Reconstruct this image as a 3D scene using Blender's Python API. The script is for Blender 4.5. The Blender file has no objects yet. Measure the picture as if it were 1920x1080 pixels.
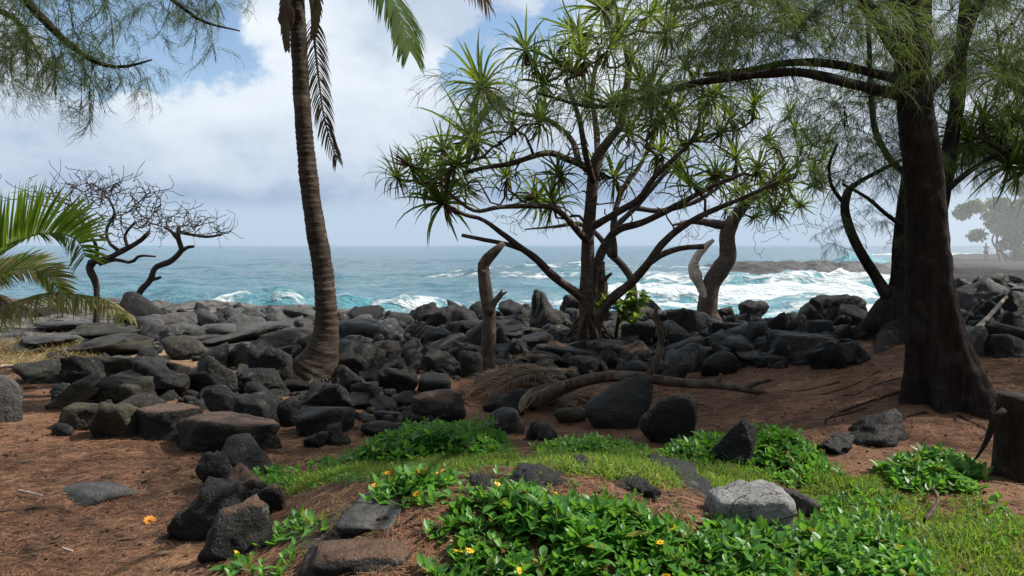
import bpy, bmesh, math, random
import numpy as np
from mathutils import Vector, Matrix, Euler
from mathutils.bvhtree import BVHTree

# ------------------------------------------------------------------ camera, sky, sun, exposure
S = bpy.context.scene
COL = S.collection
F = 1500.0                     # focal length in photo pixels (1920 wide)
EYE = np.array([0.0, 0.0, 1.6])
TH = math.atan(80 / F)         # the horizon lies 80 px above the centre
CT, ST = math.cos(TH), math.sin(TH)
SEA = -3.0

cd = bpy.data.cameras.new('camera')
cd.sensor_width = 36
cd.lens = F * 36 / 1920
cd.clip_start = 0.05
cd.clip_end = 60000
cam = bpy.data.objects.new('camera', cd)
COL.objects.link(cam)
cam.location = EYE
cam.rotation_euler = (math.pi / 2 - TH, 0, 0)
S.camera = cam

SUN_AZ, SUN_EL = 80.0, 49.0    # degrees clockwise from the view direction, above the horizon
sd = bpy.data.lights.new('sun', 'SUN')
sd.energy = 5.0
sd.angle = math.radians(0.53)
sd.color = (1.0, 0.93, 0.82)
sun = bpy.data.objects.new('sun', sd)
COL.objects.link(sun)
a, e = math.radians(SUN_AZ), math.radians(SUN_EL)
SUNV = Vector((math.sin(a) * math.cos(e), math.cos(a) * math.cos(e), math.sin(e)))
sun.rotation_euler = SUNV.to_track_quat('Z', 'Y').to_euler()
sun.location = (20, 15, 30)

S.view_settings.view_transform = 'Standard'
S.view_settings.look = 'None'
S.view_settings.gamma = 1
S.view_settings.exposure = 0.65
S.cycles.max_bounces = 6
S.cycles.transparent_max_bounces = 8
S.cycles.volume_bounces = 1
S.cycles.volume_step_rate = 2.0
S.cycles.use_denoising = True

W = bpy.data.worlds.new('World')
S.world = W
W.use_nodes = True


class NT:
    """small helper round a node tree"""
    def __init__(self, nt):
        self.nt = nt
        nt.nodes.clear()

    def n(self, t, **kw):
        nd = self.nt.nodes.new(t)
        for k, v in kw.items():
            if k.startswith('i_'):
                k2 = k[2:]
                nd.inputs[int(k2) if k2.isdigit() else k2.replace('_', ' ')].default_value = v
            else:
                setattr(nd, k, v)
        return nd

    def l(self, a_, b_):
        self.nt.links.new(a_, b_)

    def val(self, sock, v):
        if isinstance(v, (int, float)):
            sock.default_value = v
        elif isinstance(v, (tuple, list)):
            sock.default_value = v
        else:
            self.l(v, sock)

    def m(self, op, a_, b_=None, c_=None, clamp=False):
        nd = self.n('ShaderNodeMath', operation=op, use_clamp=clamp)
        self.val(nd.inputs[0], a_)
        if b_ is not None:
            self.val(nd.inputs[1], b_)
        if c_ is not None:
            self.val(nd.inputs[2], c_)
        return nd.outputs[0]

    def vm(self, op, a_, b_=None, out=0):
        nd = self.n('ShaderNodeVectorMath', operation=op)
        self.val(nd.inputs[0], a_)
        if b_ is not None:
            if op == 'SCALE':
                self.val(nd.inputs[3], b_)
            else:
                self.val(nd.inputs[1], b_)
        return nd.outputs[out]

    def step(self, v, lo, hi):
        nd = self.n('ShaderNodeMapRange', interpolation_type='SMOOTHSTEP')
        self.val(nd.inputs[0], v)
        self.val(nd.inputs[1], lo)
        self.val(nd.inputs[2], hi)
        return nd.outputs[0]

    def mix(self, f, a_, b_):
        nd = self.n('ShaderNodeMix', data_type='RGBA')
        self.val(nd.inputs[0], f)
        self.val(nd.inputs[6], a_ if not isinstance(a_, tuple) or len(a_) == 4 else a_ + (1,))
        self.val(nd.inputs[7], b_ if not isinstance(b_, tuple) or len(b_) == 4 else b_ + (1,))
        return nd.outputs[2]

    def noise(self, vec, scale, detail=4, rough=0.55, dist=0.0):
        nd = self.n('ShaderNodeTexNoise')
        nd.inputs['Scale'].default_value = scale
        nd.inputs['Detail'].default_value = detail
        nd.inputs['Roughness'].default_value = rough
        nd.inputs['Distortion'].default_value = dist
        if vec is not None:
            self.l(vec, nd.inputs['Vector'])
        return nd.outputs[0]


def ray(px, py):
    u, v = (px - 960) / F, (540 - py) / F
    return np.array([u, CT + v * ST, v * CT - ST])


def at(px, py, Y):
    d = ray(px, py)
    return EYE + d * (Y / d[1])


w = NT(W.node_tree)
tc = w.n('ShaderNodeTexCoord')
D = w.vm('NORMALIZE', tc.outputs['Generated'])
sep = w.n('ShaderNodeSeparateXYZ')
w.l(D, sep.inputs[0])
sky = w.n('ShaderNodeTexSky', sky_type='NISHITA')
sky.sun_disc = False
sky.sun_elevation = math.radians(SUN_EL)
sky.sun_rotation = math.radians(SUN_AZ)
sky.altitude = 5
sky.air_density = 1.0
sky.dust_density = 0.6
sky.ozone_density = 1.3
bg1 = w.n('ShaderNodeBackground')
w.l(sky.outputs[0], bg1.inputs[0])
bg1.inputs[1].default_value = 0.10
# cloud deck: fractal noise over the whole dome, stretched sideways towards the horizon
zz = w.m('MAXIMUM', sep.outputs[2], 0.0)
cv = w.n('ShaderNodeCombineXYZ')
w.l(sep.outputs[0], cv.inputs[0])
w.l(sep.outputs[1], cv.inputs[1])
w.l(w.m('MULTIPLY', sep.outputs[2], 1.7), cv.inputs[2])
off = w.vm('ADD', cv.outputs[0], (3.1, 0.4, 1.7))
n1 = w.noise(off, 2.1, 9, 0.56, 0.3)
n2 = w.noise(w.vm('ADD', off, (5.2, 1.3, 2.9)), 3.4, 8, 0.55, 0.2)
n3 = w.noise(off, 9.0, 6, 0.6, 0.4)
holes = None
DW = w.vm('ADD', D, w.vm('SCALE', w.vm('SUBTRACT', w.n('ShaderNodeTexNoise', i_Scale=7.0, i_Detail=6.0, i_Roughness=0.6).outputs[1], (0.5, 0.5, 0.5)), 0.26))
for (hx, hy, sg, am) in ((290, 70, 0.085, 0.62), (880, 130, 0.055, 0.62), (190, 20, 0.06, 0.35), (1000, 20, 0.06, 0.35)):
    d0 = ray(hx, hy)
    d0 = d0 / np.linalg.norm(d0)
    df = w.vm('SUBTRACT', DW, tuple(d0))
    ln = w.vm('LENGTH', df, out=1)
    g = w.m('MULTIPLY', w.m('EXPONENT', w.m('MULTIPLY', w.m('MULTIPLY', ln, ln), -1 / (sg * sg))), am)
    holes = g if holes is None else w.m('ADD', holes, g)
dens = w.m('SUBTRACT', w.m('ADD', w.m('MULTIPLY', n1, 1.0), w.m('MULTIPLY', n3, 0.30)), holes)
low = w.step(sep.outputs[2], 0.036, 0.062)
dens = w.m('ADD', dens, 0.10)
cover = w.m('MULTIPLY', w.step(dens, 0.42, 0.60), w.m('ADD', w.m('MULTIPLY', low, 0.06), 0.93))
# grey flat bases low down, brighter tops further up
lift = w.step(sep.outputs[2], 0.03, 0.24)
band = w.m('MULTIPLY', w.step(sep.outputs[2], 0.15, 0.06), 0.17)
tone = w.m('SUBTRACT', w.m('ADD', w.m('ADD', w.m('MULTIPLY', w.step(n2, 0.36, 0.62), 0.62), w.m('MULTIPLY', lift, 0.32)), w.m('MULTIPLY', w.m('SUBTRACT', n3, 0.5), 0.5)), band)
cc = w.mix(w.m('MINIMUM', w.m('MAXIMUM', tone, 0.0), 1.0), (0.38, 0.50, 0.69), (0.92, 0.99, 1.06))
cc = w.mix(low, (0.52, 0.66, 0.84), cc)
bg2 = w.n('ShaderNodeBackground')
w.l(cc, bg2.inputs[0])
bg2.inputs[1].default_value = 0.62
mx = w.n('ShaderNodeMixShader')
w.l(cover, mx.inputs[0])
w.l(bg1.outputs[0], mx.inputs[1])
w.l(bg2.outputs[0], mx.inputs[2])
wo = w.n('ShaderNodeOutputWorld')
w.l(mx.outputs[0], wo.inputs[0])

# ------------------------------------------------------------------ numpy noise, mesh helpers
rng = np.random.default_rng(7)


def _h(i, j, k):
    n = (i * 374761393 + j * 668265263 + k * 2147483647 + 1013904223) & 0xFFFFFFFF
    n = ((n ^ (n >> 13)) * 1274126177) & 0xFFFFFFFF
    n = (n ^ (n >> 16)) & 0xFFFFFFFF
    return n.astype(np.float64) / 4294967295.0 * 2 - 1


def vnoise(p):
    p = np.asarray(p, float)
    i = np.floor(p).astype(np.int64)
    f = p - i
    f = f * f * (3 - 2 * f)
    r = 0
    for dx in (0, 1):
        wx = f[:, 0] if dx else 1 - f[:, 0]
        for dy in (0, 1):
            wy = f[:, 1] if dy else 1 - f[:, 1]
            for dz in (0, 1):
                wz = f[:, 2] if dz else 1 - f[:, 2]
                r = r + wx * wy * wz * _h(i[:, 0] + dx, i[:, 1] + dy, i[:, 2] + dz)
    return r


def fbm(p, o=4, g=0.5):
    p = np.asarray(p, float)
    r, am = 0, 1.0
    for q in range(o):
        r = r + am * vnoise(p * (2.03 ** q) + 17.3 * q)
        am *= g
    return r


def n2d(x, y, s, o=3, z=0.0):
    x, y = np.broadcast_arrays(np.asarray(x, float), np.asarray(y, float))
    return fbm(np.stack([x.ravel() * s, y.ravel() * s, np.full(x.size, z)], 1), o).reshape(x.shape)


def sm(x, lo, hi):
    t = np.clip((x - lo) / (hi - lo), 0, 1)
    return t * t * (3 - 2 * t)


def mesh_np(name, V, faces, mat, parent=None, smooth=True, attrs=None):
    """one mesh object out of numpy arrays; faces is an array (n,3|4) or a list of such arrays"""
    me = bpy.data.meshes.new(name)
    if not isinstance(faces, list):
        faces = [faces]
    faces = [np.asarray(f, np.int32) for f in faces if len(f)]
    V = np.asarray(V, np.float32)
    me.vertices.add(len(V))
    me.vertices.foreach_set('co', V.ravel())
    nl = sum(f.size for f in faces)
    npoly = sum(len(f) for f in faces)
    me.loops.add(nl)
    me.loops.foreach_set('vertex_index', np.concatenate([f.ravel() for f in faces]))
    me.polygons.add(npoly)
    tot = np.concatenate([np.full(len(f), f.shape[1], np.int32) for f in faces])
    st = np.concatenate([[0], np.cumsum(tot)[:-1]]).astype(np.int32)
    me.polygons.foreach_set('loop_start', st)
    me.polygons.foreach_set('loop_total', tot)
    me.polygons.foreach_set('use_smooth', np.full(npoly, smooth))
    for k, v in (attrs or {}).items():
        at_ = me.attributes.new(k, 'FLOAT', 'POINT')
        at_.data.foreach_set('value', np.asarray(v, np.float32))
    me.update()
    me.validate()
    me.materials.append(mat)
    o = bpy.data.objects.new(name, me)
    COL.objects.link(o)
    if parent is not None:
        o.parent = parent
    return o


def tag(o, label=None, cat=None, group=None, kind=None):
    if label:
        o['label'] = label
    if cat:
        o['category'] = cat
    if group:
        o['group'] = group
    if kind:
        o['kind'] = kind
    return o


def empty(name, loc, label=None, cat=None, group=None):
    o = bpy.data.objects.new(name, None)
    COL.objects.link(o)
    o.location = loc
    o.empty_display_size = 0.2
    return tag(o, label, cat, group)


class Acc:
    """collects vertices, faces and one float per vertex"""
    def __init__(self):
        self.v, self.q, self.t, self.a, self.n = [], [], [], [], 0

    def add(self, V, quads=None, tris=None, var=0.0):
        V = np.asarray(V, float)
        self.v.append(V)
        if quads is not None and len(quads):
            self.q.append(np.asarray(quads) + self.n)
        if tris is not None and len(tris):
            self.t.append(np.asarray(tris) + self.n)
        self.a.append(np.broadcast_to(np.asarray(var, float), (len(V),)).copy())
        self.n += len(V)

    def build(self, name, mat, parent=None, origin=None, smooth=True):
        V = np.concatenate(self.v)
        if parent is not None:
            V = V - np.array(parent.location)
        elif origin is not None:
            V = V - np.asarray(origin)
        fs = []
        if self.q:
            fs.append(np.concatenate(self.q))
        if self.t:
            fs.append(np.concatenate(self.t))
        o = mesh_np(name, V, fs, mat, parent, smooth, {'var': np.concatenate(self.a)})
        if parent is None and origin is not None:
            o.location = origin
        return o


def spline(P, n):
    """Catmull-Rom through the rows of P (any number of columns), n samples by length"""
    P = np.asarray(P, float)
    if len(P) == 2:
        return P[0] + (P[1] - P[0]) * np.linspace(0, 1, n)[:, None]
    Q = np.vstack([2 * P[0] - P[1], P, 2 * P[-1] - P[-2]])
    seg = np.linalg.norm(np.diff(P[:, :3], axis=0), axis=1)
    cum = np.concatenate([[0], np.cumsum(seg)])
    s = np.linspace(0, cum[-1], n)
    k = np.clip(np.searchsorted(cum, s, side='right') - 1, 0, len(P) - 2)
    t = ((s - cum[k]) / np.maximum(seg[k], 1e-9))[:, None]
    p0, p1, p2, p3 = Q[k], Q[k + 1], Q[k + 2], Q[k + 3]
    return 0.5 * (2 * p1 + (p2 - p0) * t + (2 * p0 - 5 * p1 + 4 * p2 - p3) * t ** 2 + (3 * p1 - p0 - 3 * p2 + p3) * t ** 3)


def frames(C):
    T = np.gradient(C, axis=0)
    T /= np.maximum(np.linalg.norm(T, axis=1, keepdims=True), 1e-9)
    up = np.array([0.31, 0.95, 0.05])
    A = np.zeros_like(T)
    b = np.cross(T[0], up)
    b /= np.linalg.norm(b) + 1e-9
    for i in range(len(T)):
        b = b - T[i] * np.dot(b, T[i])
        b /= np.linalg.norm(b) + 1e-9
        A[i] = b
    B = np.cross(T, A)
    return T, A, B


def tube(acc, C, R, k=8, rough=0.0, rs=6.0, var=0.0, flute=None):
    C = np.asarray(C, float)
    R = np.broadcast_to(np.asarray(R, float), (len(C),))
    T, A, B = frames(C)
    th = np.linspace(0, 2 * np.pi, k, endpoint=False)
    ring = A[:, None, :] * np.cos(th)[None, :, None] + B[:, None, :] * np.sin(th)[None, :, None]
    rr = R[:, None] * np.ones((1, k))
    if flute is not None:
        rr = rr * flute(th[None, :], np.linspace(0, 1, len(C))[:, None])
    V = C[:, None, :] + ring * rr[:, :, None]
    if rough > 0:
        nz = fbm((V.reshape(-1, 3)) * rs, 3).reshape(V.shape[:2])
        V = V + ring * (rr * rough * nz)[:, :, None]
    V = V.reshape(-1, 3)
    n = len(C)
    i = np.arange(n - 1)[:, None] * k
    j = np.arange(k)[None, :]
    q = np.stack([i + j, i + (j + 1) % k, i + k + (j + 1) % k, i + k + j], -1).reshape(-1, 4)
    V = np.vstack([V, C[0], C[-1]])
    c0, c1 = n * k, n * k + 1
    jj = np.arange(k)
    t = np.vstack([np.stack([np.full(k, c0), (jj + 1) % k, jj], 1),
                   np.stack([np.full(k, c1), (n - 1) * k + jj, (n - 1) * k + (jj + 1) % k], 1)])
    acc.add(V, q, t, var)


# ------------------------------------------------------------------ materials
def material(name):
    m = bpy.data.materials.new(name)
    m.use_nodes = True
    return m, NT(m.node_tree)


def finish(t, col, rough=0.7, bump=None, bstr=0.3, bdist=0.02, spec=0.5, trans=None, tw=0.0, normal=None):
    p = t.n('ShaderNodeBsdfPrincipled')
    t.val(p.inputs['Base Color'], col if not isinstance(col, tuple) or len(col) == 4 else col + (1,))
    t.val(p.inputs['Roughness'], rough)
    t.val(p.inputs['Specular IOR Level'], spec)
    if bump is not None:
        b = t.n('ShaderNodeBump')
        b.inputs['Strength'].default_value = bstr
        b.inputs['Distance'].default_value = bdist
        t.l(bump, b.inputs['Height'])
        t.l(b.outputs[0], p.inputs['Normal'])
    o = t.n('ShaderNodeOutputMaterial')
    if trans is not None:
        tr = t.n('ShaderNodeBsdfTranslucent')
        t.val(tr.inputs[0], trans if not isinstance(trans, tuple) or len(trans) == 4 else trans + (1,))
        ms = t.n('ShaderNodeMixShader')
        ms.inputs[0].default_value = tw
        t.l(p.outputs[0], ms.inputs[1])
        t.l(tr.outputs[0], ms.inputs[2])
        t.l(ms.outputs[0], o.inputs[0])
    else:
        t.l(p.outputs[0], o.inputs[0])
    return p


def rock_mat(name, dark, light, warm, litter=0.0, moss=0.0, rough=0.55, bs=0.9, cracks=False):
    m, t = material(name)
    tc = t.n('ShaderNodeTexCoord')
    oi = t.n('ShaderNodeObjectInfo')
    geo = t.n('ShaderNodeNewGeometry')
    v = t.vm('ADD', tc.outputs['Object'], t.vm('SCALE', (13.1, 7.7, 3.3), oi.outputs['Random']))
    a1 = t.noise(v, 2.2, 6, 0.6)
    a2 = t.noise(v, 14, 7, 0.65, 0.3)
    a3 = t.noise(v, 60, 4, 0.6)
    vo = t.n('ShaderNodeTexVoronoi', feature='F1')
    vo.inputs['Scale'].default_value = 30
    t.l(t.vm('ADD', v, t.vm('SCALE', (1.0, 1.0, 1.0), t.m('MULTIPLY', a2, 0.12))), vo.inputs['Vector'])
    pits = t.step(vo.outputs[0], 0.05, 0.35)
    f = t.m('ADD', t.m('MULTIPLY', a1, 0.7), t.m('MULTIPLY', a2, 0.5))
    c = t.mix(t.step(f, 0.42, 0.78), dark, light)
    c = t.mix(t.m('MULTIPLY', t.step(a1, 0.5, 0.7), t.m('MULTIPLY', oi.outputs['Random'], 0.8)), c, warm)
    # pale crust lichen in small spots
    lic = t.m('MULTIPLY', t.step(t.noise(v, 9, 6, 0.7), 0.60, 0.70), 0.55)
    c = t.mix(lic, c, tuple(0.35 * np.array((0.42, 0.43, 0.38)) + 0.1 * np.array(light)))
    sepn = t.n('ShaderNodeSeparateXYZ')
    t.l(geo.outputs['Normal'], sepn.inputs[0])
    if moss > 0:
        c = t.mix(t.m('MULTIPLY', t.step(a1, 0.40, 0.62), moss), c, (0.075, 0.075, 0.032))
    if litter > 0:
        fib = t.noise(t.vm('MULTIPLY', v, (60, 12, 20)), 1, 5, 0.7)
        lm = t.m('MULTIPLY', t.step(t.m('ADD', sepn.outputs[2], t.m('MULTIPLY', t.m('SUBTRACT', a2, 0.5), 0.7)), 0.55, 0.85), litter)
        c = t.mix(lm, c, t.mix(fib, (0.045, 0.022, 0.014), (0.19, 0.11, 0.068)))
    h = t.m('ADD', t.m('ADD', t.m('MULTIPLY', a2, 0.8), t.m('MULTIPLY', a3, 0.25)), t.m('MULTIPLY', pits, 0.18))
    if cracks:
        ve = t.n('ShaderNodeTexVoronoi', feature='DISTANCE_TO_EDGE')
        ve.inputs['Scale'].default_value = 4.5
        t.l(t.vm('MULTIPLY', t.vm('ADD', v, t.vm('SCALE', (1.0, 1.0, 1.0), t.m('MULTIPLY', a1, 0.35))), (0.7, 1.3, 1.0)), ve.inputs['Vector'])
        cr_ = t.step(ve.outputs[0], 0.0, 0.022)
        c = t.mix(t.m('MULTIPLY', t.m('SUBTRACT', 1.0, cr_), 0.6), c, (0.04, 0.04, 0.04))
        h = t.m('ADD', h, t.m('MULTIPLY', cr_, 0.5))
    finish(t, c, t.m('ADD', rough - 0.12, t.m('MULTIPLY', a2, 0.3)), h, bs, 0.06, 0.30)
    return m


M = {}
M['rock'] = rock_mat('black_basalt', (0.0022, 0.0022, 0.0026), (0.013, 0.0125, 0.013), (0.015, 0.0105, 0.008))
M['rock_brown'] = rock_mat('brown_basalt', (0.004, 0.0035, 0.003), (0.032, 0.026, 0.020), (0.040, 0.028, 0.018), moss=0.28)
M['rock_litter'] = rock_mat('basalt_with_needles', (0.0025, 0.0025, 0.0025), (0.014, 0.0125, 0.012), (0.03, 0.02, 0.016), litter=0.75)
M['rock_grey'] = rock_mat('grey_lava', (0.016, 0.016, 0.017), (0.080, 0.077, 0.076), (0.06, 0.052, 0.044), rough=0.5)
M['rock_pale'] = rock_mat('pale_grey_lava', (0.13, 0.13, 0.135), (0.30, 0.30, 0.30), (0.22, 0.2, 0.18), rough=0.45, cracks=True)


def bark_mat(name, c0, c1, c2, scale=(30, 30, 6), bs=0.8):
    m, t = material(name)
    tc = t.n('ShaderNodeTexCoord')
    v = tc.outputs['Object']
    a1 = t.noise(t.vm('MULTIPLY', v, scale), 1, 6, 0.65, 0.4)
    a2 = t.noise(v, 5, 5, 0.6)
    a3 = t.noise(v, 40, 4, 0.6)
    c = t.mix(t.step(a1, 0.3, 0.7), c0, c1)
    c = t.mix(t.m('MULTIPLY', t.step(a2, 0.53, 0.68), 0.6), c, c2)
    c = t.mix(t.m('MULTIPLY', t.step(t.noise(v, 11, 6, 0.7), 0.60, 0.66), 0.5), c, tuple(np.array(c2) * 1.7))
    h = t.m('ADD', t.m('MULTIPLY', a1, 0.8), t.m('MULTIPLY', a3, 0.3))
    finish(t, c, 0.85, h, bs, 0.03, 0.25)
    return m


M['iron_bark'] = bark_mat('ironwood_bark', (0.004, 0.0026, 0.002), (0.021, 0.0125, 0.009), (0.04, 0.032, 0.027), (22, 22, 5), 1.0)
M['palm_bark'] = bark_mat('palm_bark', (0.014, 0.009, 0.006), (0.062, 0.044, 0.031), (0.105, 0.085, 0.066), (7, 7, 26), 0.6)
M['pan_bark'] = bark_mat('pandanus_bark', (0.025, 0.016, 0.012), (0.085, 0.060, 0.045), (0.13, 0.105, 0.085), (12, 12, 30), 0.6)
M['dead_wood'] = bark_mat('dead_wood', (0.030, 0.020, 0.014), (0.105, 0.077, 0.058), (0.15, 0.125, 0.10), (20, 20, 8), 0.5)
M['twig'] = bark_mat('bare_twig', (0.014, 0.010, 0.008), (0.045, 0.033, 0.027), (0.07, 0.058, 0.048), (20, 20, 20), 0.3)


def leaf_mat(name, c0, c1, trans, tw=0.4, rough=0.4, spec=0.5, ns=3.0, c2=None):
    m, t = material(name)
    av = t.n('ShaderNodeAttribute', attribute_name='var')
    tc = t.n('ShaderNodeTexCoord')
    a1 = t.noise(tc.outputs['Object'], ns, 4, 0.6)
    f = t.m('ADD', t.m('MULTIPLY', av.outputs['Fac'], 0.75), t.m('MULTIPLY', t.m('SUBTRACT', a1, 0.5), 1.0), clamp=True)
    c = t.mix(f, c0, c1)
    tcl = t.mix(f, tuple(np.array(trans) * 0.75), trans)
    if c2 is not None:
        k = t.step(av.outputs['Fac'], 1.05, 1.15)
        c = t.mix(k, c, c2)
        tcl = t.mix(k, tcl, tuple(np.array(c2) * 0.9))
    finish(t, c, rough, None, spec=spec, trans=tcl, tw=tw)
    return m


M['needle'] = leaf_mat('ironwood_needles', (0.020, 0.040, 0.014), (0.060, 0.105, 0.030), (0.15, 0.21, 0.04), 0.42, 0.6, 0.3)
M['pan_leaf'] = leaf_mat('pandanus_leaf', (0.020, 0.045, 0.012), (0.070, 0.120, 0.024), (0.22, 0.31, 0.035), 0.46, 0.45, 0.3, c2=(0.11, 0.068, 0.038))
M['palm_leaf'] = leaf_mat('palm_leaf', (0.025, 0.055, 0.012), (0.12, 0.19, 0.03), (0.30, 0.44, 0.04), 0.55, 0.6, 0.1, c2=(0.34, 0.31, 0.14))
M['palm_dry'] = leaf_mat('dry_palm_leaf', (0.055, 0.034, 0.022), (0.17, 0.12, 0.08), (0.14, 0.10, 0.06), 0.25, 0.7, 0.3)
M['cover_leaf'] = leaf_mat('creeper_leaf', (0.030, 0.115, 0.022), (0.095, 0.26, 0.036), (0.20, 0.46, 0.04), 0.40, 0.42, 0.4, ns=2.0, c2=(0.22, 0.20, 0.03))
M['shrub_leaf'] = leaf_mat('shrub_leaf', (0.07, 0.15, 0.02), (0.16, 0.28, 0.03), (0.34, 0.50, 0.04), 0.45, 0.4, 0.5)
M['grass'] = leaf_mat('grass_blades', (0.07, 0.15, 0.022), (0.18, 0.30, 0.04), (0.30, 0.46, 0.05), 0.42, 0.5, 0.4, ns=1.4, c2=(0.26, 0.19, 0.08))
M['litter'] = leaf_mat('fallen_needles', (0.06, 0.028, 0.015), (0.34, 0.20, 0.115), (0.2, 0.12, 0.07), 0.12, 0.75, 0.25, ns=0.8)
M['far_leaf'] = leaf_mat('far_tree_leaf', (0.045, 0.075, 0.035), (0.10, 0.14, 0.06), (0.16, 0.22, 0.08), 0.35, 0.6, 0.3)


def plain(name, col, rough=0.6, tr=None):
    m, t = material(name)
    tc = t.n('ShaderNodeTexCoord')
    a1 = t.noise(tc.outputs['Object'], 30, 4, 0.6)
    c = t.mix(a1, tuple(np.array(col) * 0.75), tuple(np.minimum(np.array(col) * 1.2, 1)))
    finish(t, c, rough, trans=tr, tw=0.35)
    return m


M['cone'] = bark_mat('cone', (0.03, 0.02, 0.014), (0.09, 0.06, 0.04), (0.1, 0.08, 0.06), (60, 60, 60), 0.5)
M['petal'] = plain('yellow_petal', (0.75, 0.48, 0.02), 0.5, (0.8, 0.5, 0.03))
M['petal_o'] = plain('orange_petal', (0.75, 0.30, 0.02), 0.5, (0.8, 0.35, 0.03))
M['fruit'] = plain('brown_husk', (0.13, 0.08, 0.045), 0.8)
M['pale_wood'] = bark_mat('pale_broken_wood', (0.22, 0.17, 0.13), (0.42, 0.36, 0.30), (0.3, 0.25, 0.2), (20, 20, 6), 0.3)
M['skin'] = plain('skin', (0.16, 0.095, 0.07), 0.6)
M['cloth'] = plain('dark_cloth', (0.06, 0.06, 0.08), 0.8)
M['hair'] = plain('dark_hair', (0.03, 0.022, 0.018), 0.6)


# ------------------------------------------------------------------ terrain
def shore(x):
    x = np.asarray(x, float)
    s = 25.5 + 1.2 * np.sin(x * 0.33 + 1.0) + np.where(x > 13.5, (x - 13.5) * 1.80, 0)
    s = s - 2.6 * np.exp(-((x + 3.9) / 1.7) ** 2)           # the notch where the water shows behind the palm
    return np.minimum(s, 125)


def H(x, y):
    x = np.asarray(x, float)
    y = np.asarray(y, float)
    h = 0.05 * n2d(x, y, 0.45, 3) + 0.014 * n2d(x, y, 2.6, 3, 5.0)
    # mound of old lava in front of the camera
    h = h + 0.36 * np.exp(-((x - 0.05) / 1.25) ** 4 - ((y - 4.1) / 1.15) ** 2)
    h = h - 0.06 * np.exp(-((x + 2.2) / 0.9) ** 2 - ((y - 4.2) / 1.5) ** 2)
    # the ground climbs towards the big ironwood
    h = h + 0.42 * sm(x, 1.3, 4.6) * sm(y, 5.0, 8.6) * (1 - sm(y, 11.5, 17)) 
    h = h - 0.16 * np.exp(-((x - 0.6) / 1.6) ** 2 - ((y - 8.2) / 1.2) ** 2)
    # falling away to the sea
    h = h - 0.55 * sm(y, 12.5, 25) * (1 - 0.55 * sm(-x, 2, 7)) - 0.2 * sm(x, 2, 7) * sm(y, 14, 22)
    # rough lava on the left ledge
    led = sm(y, 11.0, 13.0) * sm(-x, 0.5, 3.5)
    h = h + led * (0.16 * np.abs(n2d(x, y, 0.55, 4, 9.0)) + 0.05 * n2d(x, y, 1.7, 3, 2.0))
    # headland that runs away along the shore
    hd = sm(y, 28, 45) * sm(x, 14, 20)
    h = h + hd * (0.40 + 0.16 * n2d(x, y, 0.12, 4, 3.0)) + 0.45 * hd * sm(y, 55, 80) + hd * 0.22 * np.abs(n2d(x, y, 0.35, 4, 12.0))
    s = shore(x)
    drop = sm(y - s, 0.0, 5.5)
    h = h * (1 - drop) + (-6.0) * drop
    return h


def span(*parts):
    return np.unique(np.concatenate([np.linspace(a_, b_, n) for a_, b_, n in parts]).round(4))


gx = span((-60, -14, 36), (-14, -5, 80), (-5, 5, 170), (5, 14, 80), (14, 90, 80))
gy = span((-25, 1.5, 22), (1.5, 9, 140), (9, 30, 160), (30, 130, 90))
GX, GY = np.meshgrid(gx, gy)
GZ = H(GX, GY)
ny, nx = GX.shape
idx = np.arange(ny * nx).reshape(ny, nx)
quads = np.stack([idx[:-1, :-1], idx[:-1, 1:], idx[1:, 1:], idx[1:, :-1]], -1).reshape(-1, 4)
Vg = np.stack([GX.ravel(), GY.ravel(), GZ.ravel()], 1)
BVH = BVHTree.FromPolygons(Vg.tolist(), quads.tolist())


def ground(px, py):
    hit = BVH.ray_cast(Vector(EYE), Vector(ray(px, py)).normalized())[0]
    return np.array(hit) if hit is not None else at(px, py, 129.0)


def drop(x, y):
    hit = BVH.ray_cast(Vector((x, y, 20)), Vector((0, 0, -1)))[0]
    return hit.z if hit is not None else 0.0



def rockmask(x, y):
    m_ = sm(y + 0.8 * n2d(x, y, 0.5, 3, 4.0), 11.2, 12.8) * sm(-x, 0.8, 3.0)
    m_ = np.maximum(m_, sm(y + n2d(x, y, 0.4, 3, 1.0), 14.5, 17))
    patch = sm(n2d(x, y, 1.3, 3, 6.0), 0.35, 0.6) * np.exp(-((x - 0.05) / 1.4) ** 4 - ((y - 4.1) / 1.2) ** 4)
    patch2 = 0.8 * sm(n2d(x, y, 0.9, 3, 16.0), 0.3, 0.6) * sm(x, 2.2, 3.2) * sm(y, 8, 9.5) * (1 - sm(y, 13, 15))
    return np.clip(np.maximum(np.maximum(m_, patch), patch2), 0, 1)


m, t = material('needle_covered_ground')
tcn = t.n('ShaderNodeTexCoord')
v = tcn.outputs['Object']
rk = t.n('ShaderNodeAttribute', attribute_name='rock').outputs['Fac']
dry = t.n('ShaderNodeAttribute', attribute_name='dry').outputs['Fac']
b1 = t.noise(v, 0.9, 5, 0.6)
b2 = t.noise(v, 9, 6, 0.65)
f1 = t.noise(t.vm('MULTIPLY', v, (70, 14, 14)), 1, 5, 0.7, 1.2)
f2 = t.noise(t.vm('MULTIPLY', v, (16, 62, 14)), 1, 5, 0.7, 1.2)
fib = t.m('MAXIMUM', f1, f2)
cn = t.mix(t.step(fib, 0.42, 0.72), (0.045, 0.018, 0.010), (0.30, 0.150, 0.082))
cn = t.mix(t.m('MULTIPLY', t.step(b2, 0.45, 0.7), 0.75), cn, (0.030, 0.015, 0.010))
cn = t.mix(t.m('MULTIPLY', t.step(t.noise(v, 2.3, 5, 0.65), 0.48, 0.66), 0.6), cn, (0.045, 0.022, 0.014))
cn = t.mix(t.m('MULTIPLY', t.step(b1, 0.5, 0.7), 0.35), cn, (0.33, 0.20, 0.11))
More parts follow.
